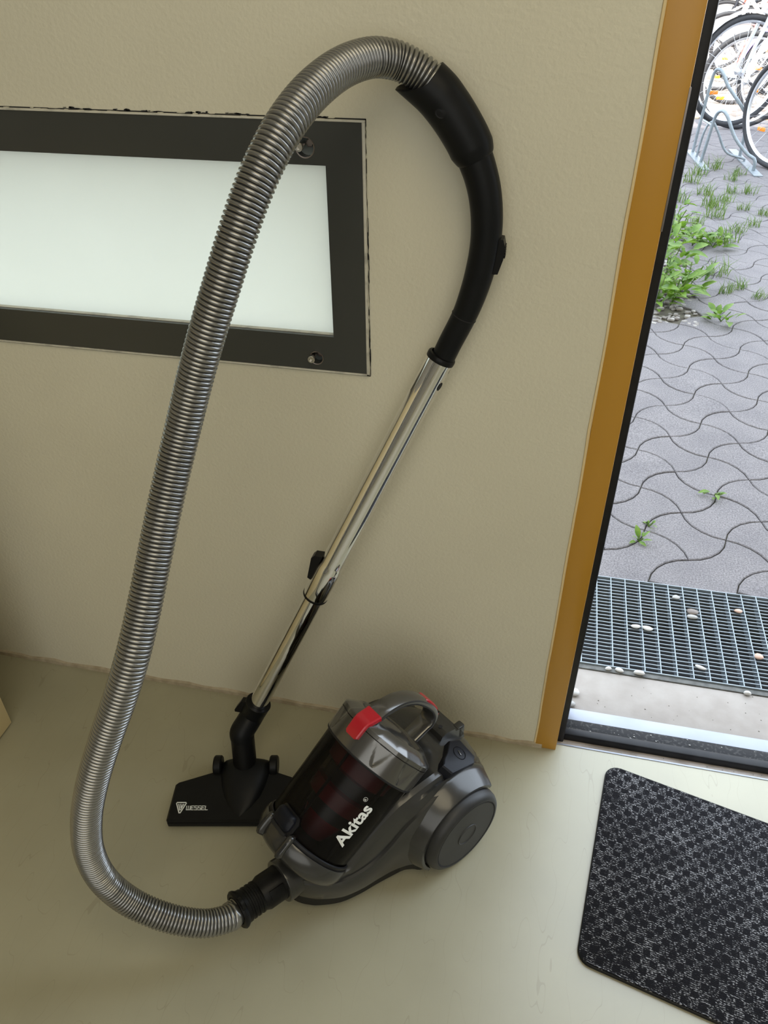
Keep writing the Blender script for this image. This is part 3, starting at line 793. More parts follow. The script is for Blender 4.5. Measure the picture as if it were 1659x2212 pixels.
for i in range(40):
    a = 2 * PI * i / 40
    for r, h in ((.0103, .0130), (.0110, .0141), (.0117, .0130)): v.append(C(sym + bnn * (h + .0002) + bu * (r * math.cos(a)) + bv * (r * math.sin(a))))
for i in range(40):
    j = (i + 1) % 40
    for k in (0, 1): f.append((3 * i + k, 3 * j + k, 3 * j + k + 1, 3 * i + k + 1))
part('symbol_ring', (v, f), 'btn', pbn)
v, f = boxv(-.0008, .0008, -.0042, .0042, .0128, .0142, .0004)
part('symbol_bar', (v, f), 'bodylight', pbn, fn=lambda p: C(sym + bnn * (p[2] + .0003) + bv * p[0] + bu * p[1]))
# rear bracket behind the lid
rb = MB()
prf = [(-.030, .160), (-.040, .177), (-.050, .1800), (-.068, .175), (-.070, .168), (-.080, .164), (-.088, .150), (-.092, .136), (-.050, .140)]
v = []; 
for y in (-.024, .026): v += [C((x, y, z)) for x, z in prf]
n = len(prf); f = [tuple(range(n)), tuple(n + k for k in reversed(range(n)))] + [(k, (k + 1) % n, n + (k + 1) % n, n + k) for k in range(n)]
br = part('rear_bracket', (v, f), 'body', ang=30)
part('cord_hole', lathe([(.0036, -.001), (.0036, .0008), (0, .0008)], 20), 'gap', br, fn=lambda p: C((-.0500 + p.x, .010 - p.y, .1800 + p.z - p.x * -.15)), smooth=False)
part('bracket_lug', boxv(-.092, -.076, .012, .026, .140, .1665, .003), 'body', br, fn=C)
# inlet ring and hose connector
cdir = Vector((.0560, 0, .0060)).normalized(); c0 = Vector((.2475, 0, .0680))
cs = Vector((0, 1, 0)); cn = cdir.cross(cs)
def I(p): q = c0 + cdir * p.z + cs * p.x + cn * p.y; return C(q)
part('inlet_ring', lathe([(.026, -.012), (.0315, -.008), (.0325, .004), (.0325, .016), (.0318, .0178), (.0300, .0185), (.0262, .0185), (.0255, .012)], 48), 'body', fn=I, ang=30)
con = part('hose_connector', lathe([(.0258, .000), (.0258, .046), (.0235, .051), (.0228, .054), (.0238, .056), (.0238, .0585), (.0226, .059), (.0226, .062), (.0238, .063), (.0238, .0655), (.0226, .066), (.0226, .069), (.0238, .070), (.0238, .0725), (.0226, .073), (.0226, .076), (.0240, .077), (.0245, .082), (.0275, .086), (.0280, .089), (.0260, .0915), (.0205, .0915), (.0200, .080)], 48), 'blk', fn=I, ang=30)
part('release_clip', boxv(-.0075, .0075, .0245, .0272, .022, .046, .001), 'blk', con, fn=lambda p: I(Vector((p[0] * math.cos(.9) + p[1] * math.sin(.9), -p[0] * math.sin(.9) + p[1] * math.cos(.9), p[2]))))
# flange lugs
for sg in (1, -1):
    part('flange_lug', lathe([(0, .0855), (.0095, .0855), (.0095, .0905), (0, .0905)], 20), 'blk', con, fn=lambda p, sg=sg: I(Vector((p.x + sg * .008, p.y + sg * .0250, p.z))))

# ---- hose: ribbed tube along a space curve (world coordinates)
HP = [(-.2000, -.0325, 1.0560), (-.2110, -.0325, 1.0710), (-.2270, -.0330, 1.0860), (-.2430, -.0350, 1.0945), (-.2600, -.0420, 1.0995), (-.2770, -.0540, 1.1015), (-.2960, -.1020, 1.0985), (-.3085, -.1580, 1.0860), (-.3205, -.1940, 1.0678), (-.3330, -.2200, 1.0425), (-.3475, -.2350, 1.0095),
      (-.3582, -.2535, .9770), (-.3730, -.2635, .9400), (-.3890, -.2755, .8995), (-.4080, -.2865, .8530), (-.4275, -.2975, .7970), (-.4382, -.3200, .7530), (-.4448, -.3435, .7150), (-.4530, -.3670, .6690),
      (-.4583, -.3980, .6230), (-.4653, -.4310, .5780), (-.4803, -.4450, .5340), (-.5030, -.4640, .4750), (-.5225, -.4815, .4160), (-.5420, -.4910, .3470), (-.5570, -.4925, .2730), (-.5620, -.4880, .1920), (-.5360, -.4870, .1440), (-.4910, -.4890, .1280), (-.4620, -.4800, .1080), (-.4320, -.4720, .0960), (-.4060, -.4520, .0830), (-.3920, -.4250, .0770), (-.3780, -.4000, .0750)]
SH = {4: (-.002, .003), 5: (-.003, .005), 6: (-.005, .004), 7: (-.007, .002), 8: (-.008, 0), 9: (-.008, 0), 10: (-.008, 0), 11: (-.0075, 0), 12: (-.006, 0), 13: (-.005, 0), 14: (-.003, 0), 22: (-.002, 0), 23: (-.003, 0), 24: (-.005, 0), 25: (-.006, 0), 26: (-.005, 0), 27: (-.003, 0)}
HP = [(p[0] + SH.get(i, (0, 0))[0], p[1], p[2] + SH.get(i, (0, 0))[1]) for i, p in enumerate(HP)]
# ease the control points so the curve flows
P_ = [Vector(p) for p in HP]
for it in range(1):
    Q_ = P_[:]
    for i in range(1, len(P_) - 1): Q_[i] = P_[i] * .5 + (P_[i - 1] + P_[i + 1]) * .25
    P_ = Q_
end = VO + I(Vector((0, 0, .078))); P_[-1] = end; P_[-2] = VO + I(Vector((0, 0, .100)))
cen = resample(catmull(P_, 10), .0048 / 8)
rad = [.0154 + .0033 * math.sqrt(max(0, 1 - (2 * ((i % 8) / 8.) - 1) ** 2)) for i in range(len(cen))]
ho = part('hose', sweep(cen, rad, 28), 'hose', fn=Wd, ang=80)
plab(ho, 'ribbed silver suction hose')

# ---- tube (world)
TB = Vector((-.4815, -.13, .14)); TT = Vector((-.2009, -.0350, .7722))
def tp(s): return TB.lerp(TT, s)
tdir = (TT - TB).normalized(); TL_ = (TT - TB).length
tx = Vector((0, -1, 0)); tx = (tx - tdir * tx.dot(tdir)).normalized(); ty = tdir.cross(tx)
def G(p): return TB + tdir * p.z + tx * p.x + ty * p.y - VO
part('lower_tube', lathe([(.0, -.03), (.0157, -.03), (.0157, .35), (0, .35)], 48), 'chrome', fn=G, ang=30)
up = part('upper_tube', lathe([(.0160, .2750), (.0193, .2750), (.0196, .2760), (.0196, .3280), (.0192, .3320), (.0180, .3390), (.0174, .3430), (.0173, TL_ + .004), (.0150, TL_ + .004)], 64), 'chrome', fn=G, ang=35)
part('collar_ring', lathe([(.0160, .2715), (.0194, .2715), (.0199, .2728), (.0199, .2755), (.0160, .2755)], 48), 'blk', up, fn=G)
# slide button on the left of the collar
sd = Vector((-1, 0, 0)); sd = (sd - tdir * sd.dot(tdir)).normalized(); sw = tdir.cross(sd)
prf = [(.0175, .302), (.0235, .303), (.0315, .338), (.0290, .3440), (.0240, .3460), (.0170, .3490)]
v = []
for w in (-.0085, .0085): v += [TB + tdir * z + sd * x + sw * w - VO for x, z in prf]
n = len(prf); f = [tuple(range(n)), tuple(n + k for k in reversed(range(n)))] + [(k, (k + 1) % n, n + (k + 1) % n, n + k) for k in range(n)]
part('slide_button', (v, f), 'blk', up, ang=20)
rdv = -sd
part('lock_hole', lathe([(0, 0), (.0042, 0), (.0040, .0006), (0, .0006)], 20), 'gap', up, fn=lambda p: TB + tdir * (TL_ - .030 + p.x * 1.5) + (rdv * .9 + tx * .42).normalized() * (.0171 + p.z) + (rdv * .9 + tx * .42).normalized().cross(tdir) * p.y - VO)

# ---- handle of the wand
def yy(p, y): return (p[0], y, p[1])
gp = [(-.2030, -.0352, .7600), (-.1905, -.0340, .7925), (-.1745, -.0330, .8300), (-.1650, -.0325, .8600), (-.1585, -.0320, .8889), (-.1550, -.0315, .9160), (-.1549, -.0310, .9418), (-.1585, -.0310, .9690), (-.1655, -.0310, .9930), (-.1770, -.0310, 1.0190)]
gr = [.0148, .0150, .0152, .0163, .0172, .0176, .0180, .0184, .0188, .0200]
gc = catmull(gp, 6); grr = []
for i in range(len(gr) - 1): grr += [gr[i] + (gr[i + 1] - gr[i]) * k / 6 for k in range(6)]
grr.append(gr[-1])
gh = part('grip_handle', sweep(gc, grr, 32), 'blkm', fn=Wd, ang=50)
plab(gh, 'curved matt black grip handle')
part('grip_collar', lathe([(.0150, TL_ - .001), (.0186, TL_ - .001), (.0188, TL_ + .001), (.0188, TL_ + .0045), (.0180, TL_ + .006), (.0150, TL_ + .007)], 48), 'blk', gh, fn=G)
part('grip_joint', lathe([(.0152, .0), (.0158, .0004), (.0158, .0010), (.0152, .0014)], 40), 'gap', gh, fn=lambda p: Vector((-.1745, -.0330, .8300)) + (Vector((-.1650, -.0325, .86)) - Vector((-.1905, -.034, .7925))).to_track_quat('Z', 'Y') @ Vector((p.x, p.y, p.z)) - VO)
# socket for the hose: wider, sweeping left, with a slanted scooped mouth
sp_ = catmull([(-.1715, -.0310, 1.0080), (-.1770, -.0312, 1.0190), (-.1840, -.0315, 1.0310), (-.1945, -.0320, 1.0460), (-.2060, -.0325, 1.0600), (-.2190, -.0330, 1.0730), (-.2390, -.0330, 1.0885)], 6)
ns = 40; fr = frames(sp_); v = []; f = []
nf = len(fr)
lefty = Vector((-.62, 0, -.78))
for layer in (0, 1):
    for i, (p, t, a, b) in enumerate(fr):
        u = i / (nf - 1)
        r = .0195 + (.0240 - .0195) * min(1, u / .16) ** .8 + .0010 * u
        if layer: r -= .0028
        for k in range(ns):
            th = 2 * PI * k / ns; d = a * math.cos(th) + b * math.sin(th)
            q = p + d * r
            # slanted mouth: the inner (left/lower) side reaches further; near side scooped
            e = max(0, (u - .45) / .55)
            side = d.dot(Vector((-.72, 0, -.69)))
            near = -d.y
            q = q + t * (e * (  .0120 * side - .0040 + -.0110 * max(0, near) ** 2))
            v.append(q)
tot = nf * ns
for i in range(nf - 1):
    for k in range(ns):
        k2 = (k + 1) % ns
        f.append((i * ns + k, i * ns + k2, (i + 1) * ns + k2, (i + 1) * ns + k))
        f.append((tot + i * ns + k2, tot + i * ns + k, tot + (i + 1) * ns + k, tot + (i + 1) * ns + k2))
for k in range(ns):
    k2 = (k + 1) % ns; i = nf - 1
    f.append((i * ns + k, i * ns + k2, tot + i * ns + k2, tot + i * ns + k))
f.append(tuple(range(ns)))
so = part('hose_socket', (v, f), 'blkm', gh, fn=Wd, ang=40)
# round pivot button on the socket
pbp = Vector((-.2075, -.0560, 1.0570))
part('pivot_button', lathe([(0, -.006), (.0066, -.006), (.0066, .0000), (.0060, .0006), (.0052, .0004), (.0050, .0010), (.0, .0014)], 32), 'blk', gh, fn=lambda p: pbp + Vector((1, 0, 0)) * p.x + Vector((0, 0, 1)) * p.y + Vector((0, -1, 0)) * p.z - VO, ang=20)
# suction slider on the outer side of the grip
sv = []
pr = [(-.1395, .9270), (-.1340, .9265), (-.1318, .9180), (-.1325, .9040), (-.1375, .8870), (-.1425, .8865), (-.1480, .8900), (-.1450, .9250)]
for y in (-.040, -.022): sv += [Vector((x, y, z)) for x, z in pr]
n = len(pr); f = [tuple(range(n)), tuple(n + k for k in reversed(range(n)))] + [(k, (k + 1) % n, n + (k + 1) % n, n + k) for k in range(n)]
sl = part('air_slider', (sv, f), 'blk', gh, fn=Wd, ang=20)
for i in range(5):
    z = .9180 - i * .0030; part('slider_ridge', boxv(-.1325, -.1308, -.038, -.024, z - .0008, z + .0008, .0004), 'blk', sl, fn=Wd)

# ---- floor nozzle
NA = math.radians(12.15); nX = Vector((math.cos(NA), math.sin(NA), 0)); nY = Vector((-math.sin(NA), math.cos(NA), 0))
N0 = Vector((-.4635, -.2675, 0)) - nX * .0115
def NN(p): return N0 + nX * p[0] + nY * p[1] + vU * p[2] - VO
top_ = [(-.1215, .002), (-.1195, -.000), (.1195, 0), (.1215, .002), (.1180, .064), (.1150, .0665), (.052, .0890), (-.052, .0890), (-.1150, .0665), (-.1180, .064)]
def nz(y): return .0215 + .0085 * max(0, min(1, y / .07))
v = []; cx_, cy_ = 0, .04
for zf, sc in ((.003, .985), (.006, 1.0), (None, 1.0), ('t', .972)):
    for x, y in top_:
        X = x * sc; Y = cy_ + (y - cy_) * (sc if sc < 1 else 1)
        z = zf if isinstance(zf, float) else (nz(y) - .004 if zf is None else nz(y))
        v.append((X, Y, z))
n = len(top_); f = [tuple(range(n))] + [(r * n + k, r * n + (k + 1) % n, (r + 1) * n + (k + 1) % n, (r + 1) * n + k) for r in range(3) for k in range(n)] + [tuple(3 * n + k for k in range(n))]
no = part('floor_nozzle', (v, f), 'blk', fn=NN, ang=20); plab(no, 'flat black floor nozzle')
part('bristle_strip', boxv(-.112, .112, .004, .010, 0, .004), 'blkm', no, fn=NN, smooth=False)
part('front_lip', boxv(-.1200, .1200, -.0012, .003, .004, .0135, .0012), 'blkm', no, fn=NN)
# shield-shaped pivot housing
v = []; f = []; rows = [(.006, .002, .0225), (.012, .012, .0245), (.024, .0225, .0290), (.040, .0315, .0360), (.060, .0385, .0430), (.078, .0425, .0470), (.090, .0440, .0480), (.102, .0440, .0470), (.110, .0425, .0380)]
for y, hw_, zt in rows:
    for k in range(13):
        a = PI * k / 12; x = -hw_ * math.cos(a); h = math.sin(a) ** .45
        v.append((x, y, .012 + (zt - .012) * h))
for i in range(len(rows) - 1):
    for k in range(12): f.append((i * 13 + k, i * 13 + k + 1, (i + 1) * 13 + k + 1, (i + 1) * 13 + k))
    f.append((i * 13, (i + 1) * 13, (i + 1) * 13 + 12, i * 13 + 12))
f.append(tuple(range(13))); f.append(tuple((len(rows) - 1) * 13 + k for k in range(13)))
part('pivot_housing', (v, f), 'blkm', no, fn=NN, ang=50)
for sx in (-1, 1):
    part('hinge_cap', lathe([(0, -.007), (.0155, -.007), (.0170, -.005), (.0170, .005), (.0150, .007), (0, .007)], 32), 'blk', no, fn=lambda p, sx=sx: NN((sx * .0490 + p.z, .0985 + p.x, .0330 + p.y)), ang=35)
# neck and elbow
eb = Vector((-.002, .1150, .1040)); nb = Vector((-.001, .0960, .036))
e0 = N0 + nX * nb.x + nY * nb.y + vU * nb.z; e1_ = N0 + nX * eb.x + nY * eb.y + vU * eb.z
nk = part('swivel_neck', sweep([e0, e0.lerp(e1_, .5), e0.lerp(e1_, .86)], .0202, 40), 'blk', no, fn=Wd, ang=40)
ep = e0.lerp(e1_, .86)
bp = TB - tdir * .022
el = catmull([ep, e1_, e1_.lerp(bp, .5) - (TB - e1_) * .0, bp, TB + tdir * .004, TB + tdir * .012], 5)
part('elbow', sweep(el, [.0208] * (len(el) - 8) + [.0212, .0214, .0216, .0217, .0218, .0219, .0220, .0220], 40), 'blkm', no, fn=Wd, ang=45)
part('elbow_lip', lathe([(.0160, .0095), (.0212, .0095), (.0222, .0108), (.0222, .0128), (.0212, .0138), (.0160, .0132)], 40), 'blk', no, fn=G)
prf = [(.0200, -.022), (.0290, -.026), (.0310, -.022), (.0275, .002), (.0200, .006)]
v = []
for w in (-.006, .006): v += [TB + tdir * z + sd * x + sw * w - VO for x, z in prf]
n = len(prf); f = [tuple(range(n)), tuple(n + k for k in reversed(range(n)))] + [(k, (k + 1) % n, n + (k + 1) % n, n + k) for k in range(n)]
part('elbow_clip', (v, f), 'blk', no, ang=20)
# print on the nozzle: triangular emblem and name
def np_(x, y, h=.0005): return NN((x, y, nz(y) + h))
def flat(name, polys):
    b = MB()
    for P in polys: b.add(([np_(x, y) for x, y in P], [tuple(range(len(P)))]))
    return b.make(name, 'white', no, smooth=False)
def band(P, w, closed=True):
    out = []; n = len(P)
    for i in range(n if closed else n - 1):
        a = Vector(P[i]); b = Vector(P[(i + 1) % n]); t = (b - a).normalized(); m2 = Vector((-t.y, t.x)) * w / 2
        a2 = a - t * w * .35; b2 = b + t * w * .35
        out.append([tuple(a2 + m2), tuple(a2 - m2), tuple(b2 - m2), tuple(b2 + m2)])
    return out
ex, ey = -.1005, .0215
tri = [(ex - .0072, ey + .0085), (ex - .0082, ey + .0070), (ex - .0010, ey - .0095), (ex + .0010, ey - .0095), (ex + .0082, ey + .0070), (ex + .0072, ey + .0085)]
plab(flat('emblem', band(tri, .0018) + band([(ex - .0042, ey + .0056), (ex - .0005, ey - .0048)], .0016, False) + band([(ex - .0008, ey + .0056), (ex + .0008, ey - .0010)], .0016, False) + band([(ex + .0008, ey - .0010), (ex + .0026, ey + .0056)], .0010, False) + band([(ex + .0008, ey - .0044), (ex + .0046, ey + .0056)], .0012, False)), 'white triangular emblem with slanted strokes')
# squared capitals drawn with strokes
def strokes(ch, x, y, w, h):
    m2 = y + h / 2
    S = {'W': [[(x, y + h), (x, y), (x + w, y), (x + w, y + h)], [(x + w / 2, y), (x + w / 2, y + h)]],
         'E': [[(x + w, y + h), (x, y + h), (x, y), (x + w, y)], [(x, m2), (x + w * .85, m2)]],
         'S': [[(x + w, y + h), (x, y + h), (x, m2), (x + w, m2), (x + w, y), (x, y)]],
         'L': [[(x, y + h), (x, y), (x + w, y)]]}
    return S[ch]
ps = []; x = ex + .0100
for ch, w in (('W', .0062), ('E', .0044), ('S', .0044), ('S', .0044), ('E', .0044), ('L', .0040)):
    for s in strokes(ch, x, ey - .0042, w, .0066): ps += band(s, .0012, False)
    x += w + .0016
plab(flat('lettering', ps), 'white WESSEL lettering')
# ================================================================== OUTSIDE
rd = random.Random(11)
# --- grate over the foot-well
pit = struct('grate_pit', boxv(-.35, 1.5, .2305, .545, -.30, -.16), 'pit', label='dark soil pit under the metal grate', cat='pit', smooth=False)
gt = empty('metal_grate', (.5, .38, -.05)); tag(gt, 'galvanised walk-over grate in front of the door sill', 'grate')
def gl(v): return (v[0] - .5, v[1] - .38, v[2] + .05)
GY0, GY1, GX0, GX1, GZ = .2440, .5260, .040, 1.10, -.0145
plab(mk('near_angle', *xf(boxv(-.2, 1.4, .2287, .2405, -.16, -.0175, .0008), gl), 'galvdark', gt), 'weathered angle iron along the sill')
mk('far_angle', *xf(boxv(-.2, 1.4, .5320, .5370, -.16, -.0300, .0006), gl), 'galvdark', gt)
for y0, y1 in ((GY0 - .0025, GY0), (GY1, GY1 + .0025)):
    mk('edge_bar', *xf(boxv(GX0, GX1, y0, y1, GZ - .022, GZ + .0005, .0006), gl), 'galv', gt)
for x0 in (GX0, GX1 - .0025): mk('end_bar', *xf(boxv(x0, x0 + .0025, GY0, GY1, GZ - .022, GZ + .0005), gl), 'galv', gt, smooth=False)
lb = mk('long_bar', *boxv((GX0 - GX1) / 2, (GX1 - GX0) / 2, -.0008, .0008, -.003, 0), 'galv', gt, smooth=False)
nb_ = 26
for k in range(1, nb_):
    y = GY0 + (GY1 - GY0) * k / nb_
    loc = ((GX0 + GX1) / 2 - .5, y - .38, GZ + .05)
    if k == 1: lb.location = loc
    else: inst(lb, gt, loc)
cbar = mk('cross_bar', *boxv(-.0010, .0010, (GY0 - GY1) / 2, (GY1 - GY0) / 2, -.022, .0006), 'galv', gt, smooth=False)
xk = .1150 - .0322 * 2; k = 0
while xk < GX1 - .01:
    loc = (xk - .5, (GY0 + GY1) / 2 - .38, GZ + .05)
    if k == 0: cbar.location = loc
    else: inst(cbar, gt, loc)
    xk += .0322; k += 1

# --- pebbles
def pebble(x, y, z, a, b, c, m, label, rot=0., group=None):
    bm = bmesh.new(); bmesh.ops.create_icosphere(bm, subdivisions=2, radius=1)
    for v_ in bm.verts:
        n_ = 1 + .10 * math.sin(v_.co.x * 3.1 + x * 90) + .08 * math.sin(v_.co.y * 4 + y * 70)
        v_.co = Vector((v_.co.x * a * n_, v_.co.y * b * n_, (v_.co.z + 1) * c))
    me = bpy.data.meshes.new('pebble'); bm.to_mesh(me); bm.free(); me.shade_smooth(); me.materials.append(M[m])
    o = bpy.data.objects.new('pebble', me); COL.objects.link(o); o.location = (x, y, z); o.rotation_euler = (0, 0, rot)
    tag(o, label, 'pebble', group); return o
zg = GZ + .0004; zs_ = -.0200
pebble(.197, .3683, zg, .0095, .0062, .0035, 'pebble_w', 'small white pebble on the grate, left of a pair', .1)
pebble(.2215, .3676, zg, .0130, .0066, .0036, 'pebble_w', 'longer white pebble on the grate, right of a pair', -.2)
pebble(.3228, .4400, zg, .0125, .0090, .0048, 'pebble_b', 'dark brown round pebble on the grate')
pebble(.3209, .4245, zg, .0120, .0060, .0040, 'pebble_g', 'grey flat pebble touching the dark brown one on the grate')
pebble(.4225, .4655, zg, .0090, .0065, .0035, 'pebble_p', 'pink pebble near the far edge of the grate')
pebble(.4449, .3302, zg, .0105, .0075, .0042, 'pebble_p', 'peach pebble at the right picture edge on the grate')
pebble(.3231, .2739, zg, .0110, .0050, .0032, 'pebble_w', 'white oblong pebble near the front of the grate', -.35)
pebble(.2908, .4849, zg, .0100, .0070, .0026, 'pebble_g', 'pale flat crumb on the far part of the grate', .2)
za = -.0174
pebble(.1373, .2345, za, .0070, .0045, .0036, 'pebble_w', 'leftmost of three white pebbles along the sill edge', .3)
pebble(.1599, .2350, za, .0105, .0048, .0035, 'pebble_w', 'middle of three white pebbles along the sill edge', -.25)
pebble(.1989, .2350, za, .0110, .0056, .0048, 'pebble_w', 'rightmost and largest of three white pebbles along the sill edge')
pebble(.4078, .2270, zs_, .0070, .0050, .0050, 'pebble_w', 'single white pebble on the sill edge at the right')
pebble(.0690, .1560, zs_, .0120, .0085, .0060, 'pebble_w', 'big white pebble on the sill beside the black door seal', .3)
pebble(.0635, .1250, zs_, .0090, .0075, .0055, 'pebble_g', 'grey pebble on the sill beside the black door seal', .3)

# --- wavy concrete pavers: lattice of nodes, each joint a quarter arc
PZ = -.030; PX0, PY0, PS = .338, .8533, .100
pave = struct('pavement', boxv(-8, 9, .5370, 40, -.30, PZ - .009), 'soil', label='yard of wavy grey interlocking concrete pavers', cat='pavement', smooth=False)
def node(i, j): return Vector((PX0 + PS * i, PY0 + PS * j))       # valid when i + j is even
def edge(a, b, n=5):
    """arc between two diagonal neighbours; type-1 nodes (i even) leave NE/SW horizontally and NW/SE vertically"""
    A = node(*a); B = node(*b)
    ne = (b[0] - a[0]) * (b[1] - a[1]) > 0
    t1 = a[0] % 2 == 0
    hor = t1 if ne else not t1                                     # horizontal tangent at a
    out = []
    for k in range(n):
        th = PI / 2 * k / n
        if hor: u, w = math.sin(th), 1 - math.cos(th)
        else: u, w = 1 - math.cos(th), math.sin(th)
        # flatten the arcs a little
        t = k / n; u = u * .82 + t * .18; w = w * .82 + t * .18
        out.append(Vector((A.x + (B.x - A.x) * u, A.y + (B.y - A.y) * w)))
    return out
def cell(i, j):
    """cell centred on (i, j), i + j odd; corners at left, bottom, right, top"""
    Lf, Bt, Rt, Tp = (i - 1, j), (i, j - 1), (i + 1, j), (i, j + 1)
    return edge(Lf, Bt) + edge(Bt, Rt) + edge(Rt, Tp) + edge(Tp, Lf)
def shrink(P, w):
    out = []; n = len(P)
    for k in range(n):
        a, p, b = P[k - 1], P[k], P[(k + 1) % n]
        t = (b - a)
        t = t.normalized() if t.length > 1e-9 else Vector((1, 0))
        out.append(p + Vector((-t.y, t.x)) * w)
    return out
def clipy(P, y0):
    out = []
    for k in range(len(P)):
        a, b = P[k], P[(k + 1) % len(P)]
        if a.y >= y0: out.append(a)
        if (a.y >= y0) != (b.y >= y0):
            t = (y0 - a.y) / (b.y - a.y); out.append(a.lerp(b, t))
    return out
def paver_vf(P, c):
    q = shrink(P, .0016); r = shrink(P, .0040)
    n = len(P)
    v = [(p.x - c.x, p.y - c.y, -.010) for p in q] + [(p.x - c.x, p.y - c.y, -.0022) for p in q] + [(p.x - c.x, p.y - c.y, 0) for p in r]
    f = [(s * n + k, s * n + (k + 1) % n, (s + 1) * n + (k + 1) % n, (s + 1) * n + k) for s in (0, 1) for k in range(n)] + [tuple(2 * n + k for k in range(n))]
    return v, f
protos = {}
cells = []
for i in range(-14, 40):
    for j in range(-4, 62):
        if (i + j) % 2 == 0: continue
        c = node(i, j)
        if c.y < .47 or c.y > 6.7: continue
        cells.append((i, j, c))
# pavers the doorway shows: wedge from the camera through the opening
def shown(c):
    t = (c.y + .93)
    xl = -.0755 + t * .1285 - .16; xr = -.0755 + t * .345 + .10 + .05
    return xl < c.x < xr
order = sorted([q for q in cells if shown(q[2])], key=lambda q: q[2].y)
single = set((q[0], q[1]) for q in order[:298])
rest = MB()
for i, j, c in cells:
    P = cell(i, j); clipd = c.y < .66
    # end stones along the grate are double units
    if j == -3:
        P = edge((i - 1, j), (i, j - 1)) + edge((i, j - 1), (i + 1, j)) + edge((i + 1, j), (i + 2, j + 1)) + edge((i + 2, j + 1), (i + 1, j + 2)) + edge((i + 1, j + 2), (i, j + 1)) + edge((i, j + 1), (i - 1, j))
    elif j == -2 and i % 2: continue
    # plant bed with gravel beside the facade is left unpaved
    if .02 < c.x < .50 and 2.22 < c.y < 3.35 and c.x < .50 - (c.y - 2.2) * .02: continue
    if clipd: P = clipy(P, .5400)
    if len(P) < 3: continue
    tz = PZ + random.Random(i * 97 + j).uniform(-.0012, .0006)
    if (i, j) in single:
        if clipd:
            v, f = paver_vf(P, c); o = mk('paver', v, f, 'paver', pave, smooth=False); o.location = (c.x, c.y, tz)
        else:
            key = i % 2
            if key not in protos:
                v, f = paver_vf(P, c); o = mk('paver', v, f, 'paver', pave, smooth=False); protos[key] = o; o.location = (c.x, c.y, tz)
            else:
                inst(protos[key], pave, (c.x, c.y, tz), (random.Random(i * 31 + j).uniform(-.006, .006), random.Random(i + j * 57).uniform(-.006, .006), 0))
    else:
        v, f = paver_vf(P, Vector((0, 0))); rest.add(([(p[0], p[1], p[2] + tz) for p in v], f))
o = rest.make('further_pavers', 'paver', pave, smooth=False); o['kind'] = 'stuff'
far = struct('yard_ground', boxv(-8, 9, 6.75, 40, -.29, PZ), 'floor_far', label='pale sunlit yard ground behind the bicycles', cat='ground', smooth=False)
far.location.z = -.0

# --- gravel bed by the plants
gv = MB()
for i in range(520):
    x = rd.uniform(.10, .515); y = rd.uniform(2.14, 3.3)
    s = rd.uniform(.006, .014)
    v, f = boxv(-s, s, -s * .7, s * .7, 0, s * .9, s * .35); a = rd.uniform(0, 6.3)
    gv.add(([(x + p[0] * math.cos(a) - p[1] * math.sin(a), y + p[0] * math.sin(a) + p[1] * math.cos(a), PZ - .008 + p[2]) for p in v], f))
tag(gv.make('gravel', 'gravel', None), 'pale loose gravel in the plant bed beside the pavers', 'gravel', kind='stuff')

# --- plants
def leaf_mesh(name, L_, w, m, droop=.35, fold=.25):
    v = []; f = []
    n = 5
    for i in range(n + 1):
        t = i / n; x = L_ * t; ww = w * math.sin(PI * min(1, t * .92 + .08)) ** .8 * (1 - t * .25); z = L_ * (.35 * t - droop * t * t)
        v += [(x, -ww, z + ww * fold), (x, 0, z), (x, ww, z + ww * fold)]
    for i in range(n):
        for k in (0, 1): f.append((i * 3 + k, (i + 1) * 3 + k, (i + 1) * 3 + k + 1, i * 3 + k + 1))
    me_o = mk(name, v, f, m, None); return me_o
leafA = leaf_mesh('leaf', .085, .020, 'leaf'); leafB = leaf_mesh('leaf', .055, .016, 'leaf', .2)
LP = [leafA.data, leafB.data]
bpy.data.objects.remove(leafA); bpy.data.objects.remove(leafB)
def leafy(x, y, h, nl, label, group=None, spread=.10, sc=1.):
    e = empty('leafy_plant', (x, y, PZ)); tag(e, label, 'plant', group)
    st = MB()
    for k in range(3):
        a = rd.uniform(0, 6.3); st.add(sweep([(0, 0, 0), (spread * .3 * math.cos(a), spread * .3 * math.sin(a), h * .6), (spread * .5 * math.cos(a), spread * .5 * math.sin(a), h)], .0022, 5))
    st.make('stem', 'grass', e)
    for k in range(nl):
        o = bpy.data.objects.new('leaf', LP[k % 2]); COL.objects.link(o); o.parent = e
        a = rd.uniform(0, 2 * PI); r = spread * rd.random() ** .6 * .8
        o.location = (r * math.cos(a), r * math.sin(a), h * rd.uniform(.15, 1))
        o.rotation_euler = (rd.uniform(-.4, .4), rd.uniform(-.7, .25), a + rd.uniform(-.8, .8))
        s = sc * rd.uniform(.7, 1.25); o.scale = (s, s, s)
    return e
labs = ['tallest upright leafy plant in the gravel bed against the door edge', 'broad leafy plant at the front of the gravel bed', 'leafy plant spreading over the corner paver of the bed', 'low leafy plant at the front left of the bed beside the frame',
        'leafy plant in the middle of the bed', 'leafy plant at the back of the bed', 'small leafy plant at the far end of the bed', 'trailing leafy plant reaching right over the pavers', 'outermost trailing leafy plant on the pavers']
pos = [(.345, 2.52, .22, 48, .12), (.42, 2.35, .13, 46, .11), (.490, 2.50, .12, 46, .10), (.345, 2.30, .12, 40, .10), (.43, 2.72, .18, 48, .13), (.45, 3.02, .17, 42, .12), (.50, 3.36, .13, 32, .11), (.585, 3.18, .07, 32, .10), (.68, 3.17, .05, 26, .09)]
for (x, y, h, nl, spd), lb_ in zip(pos, labs): leafy(x, y, h, nl, lb_, 'plants in the gravel bed', spd, .8)
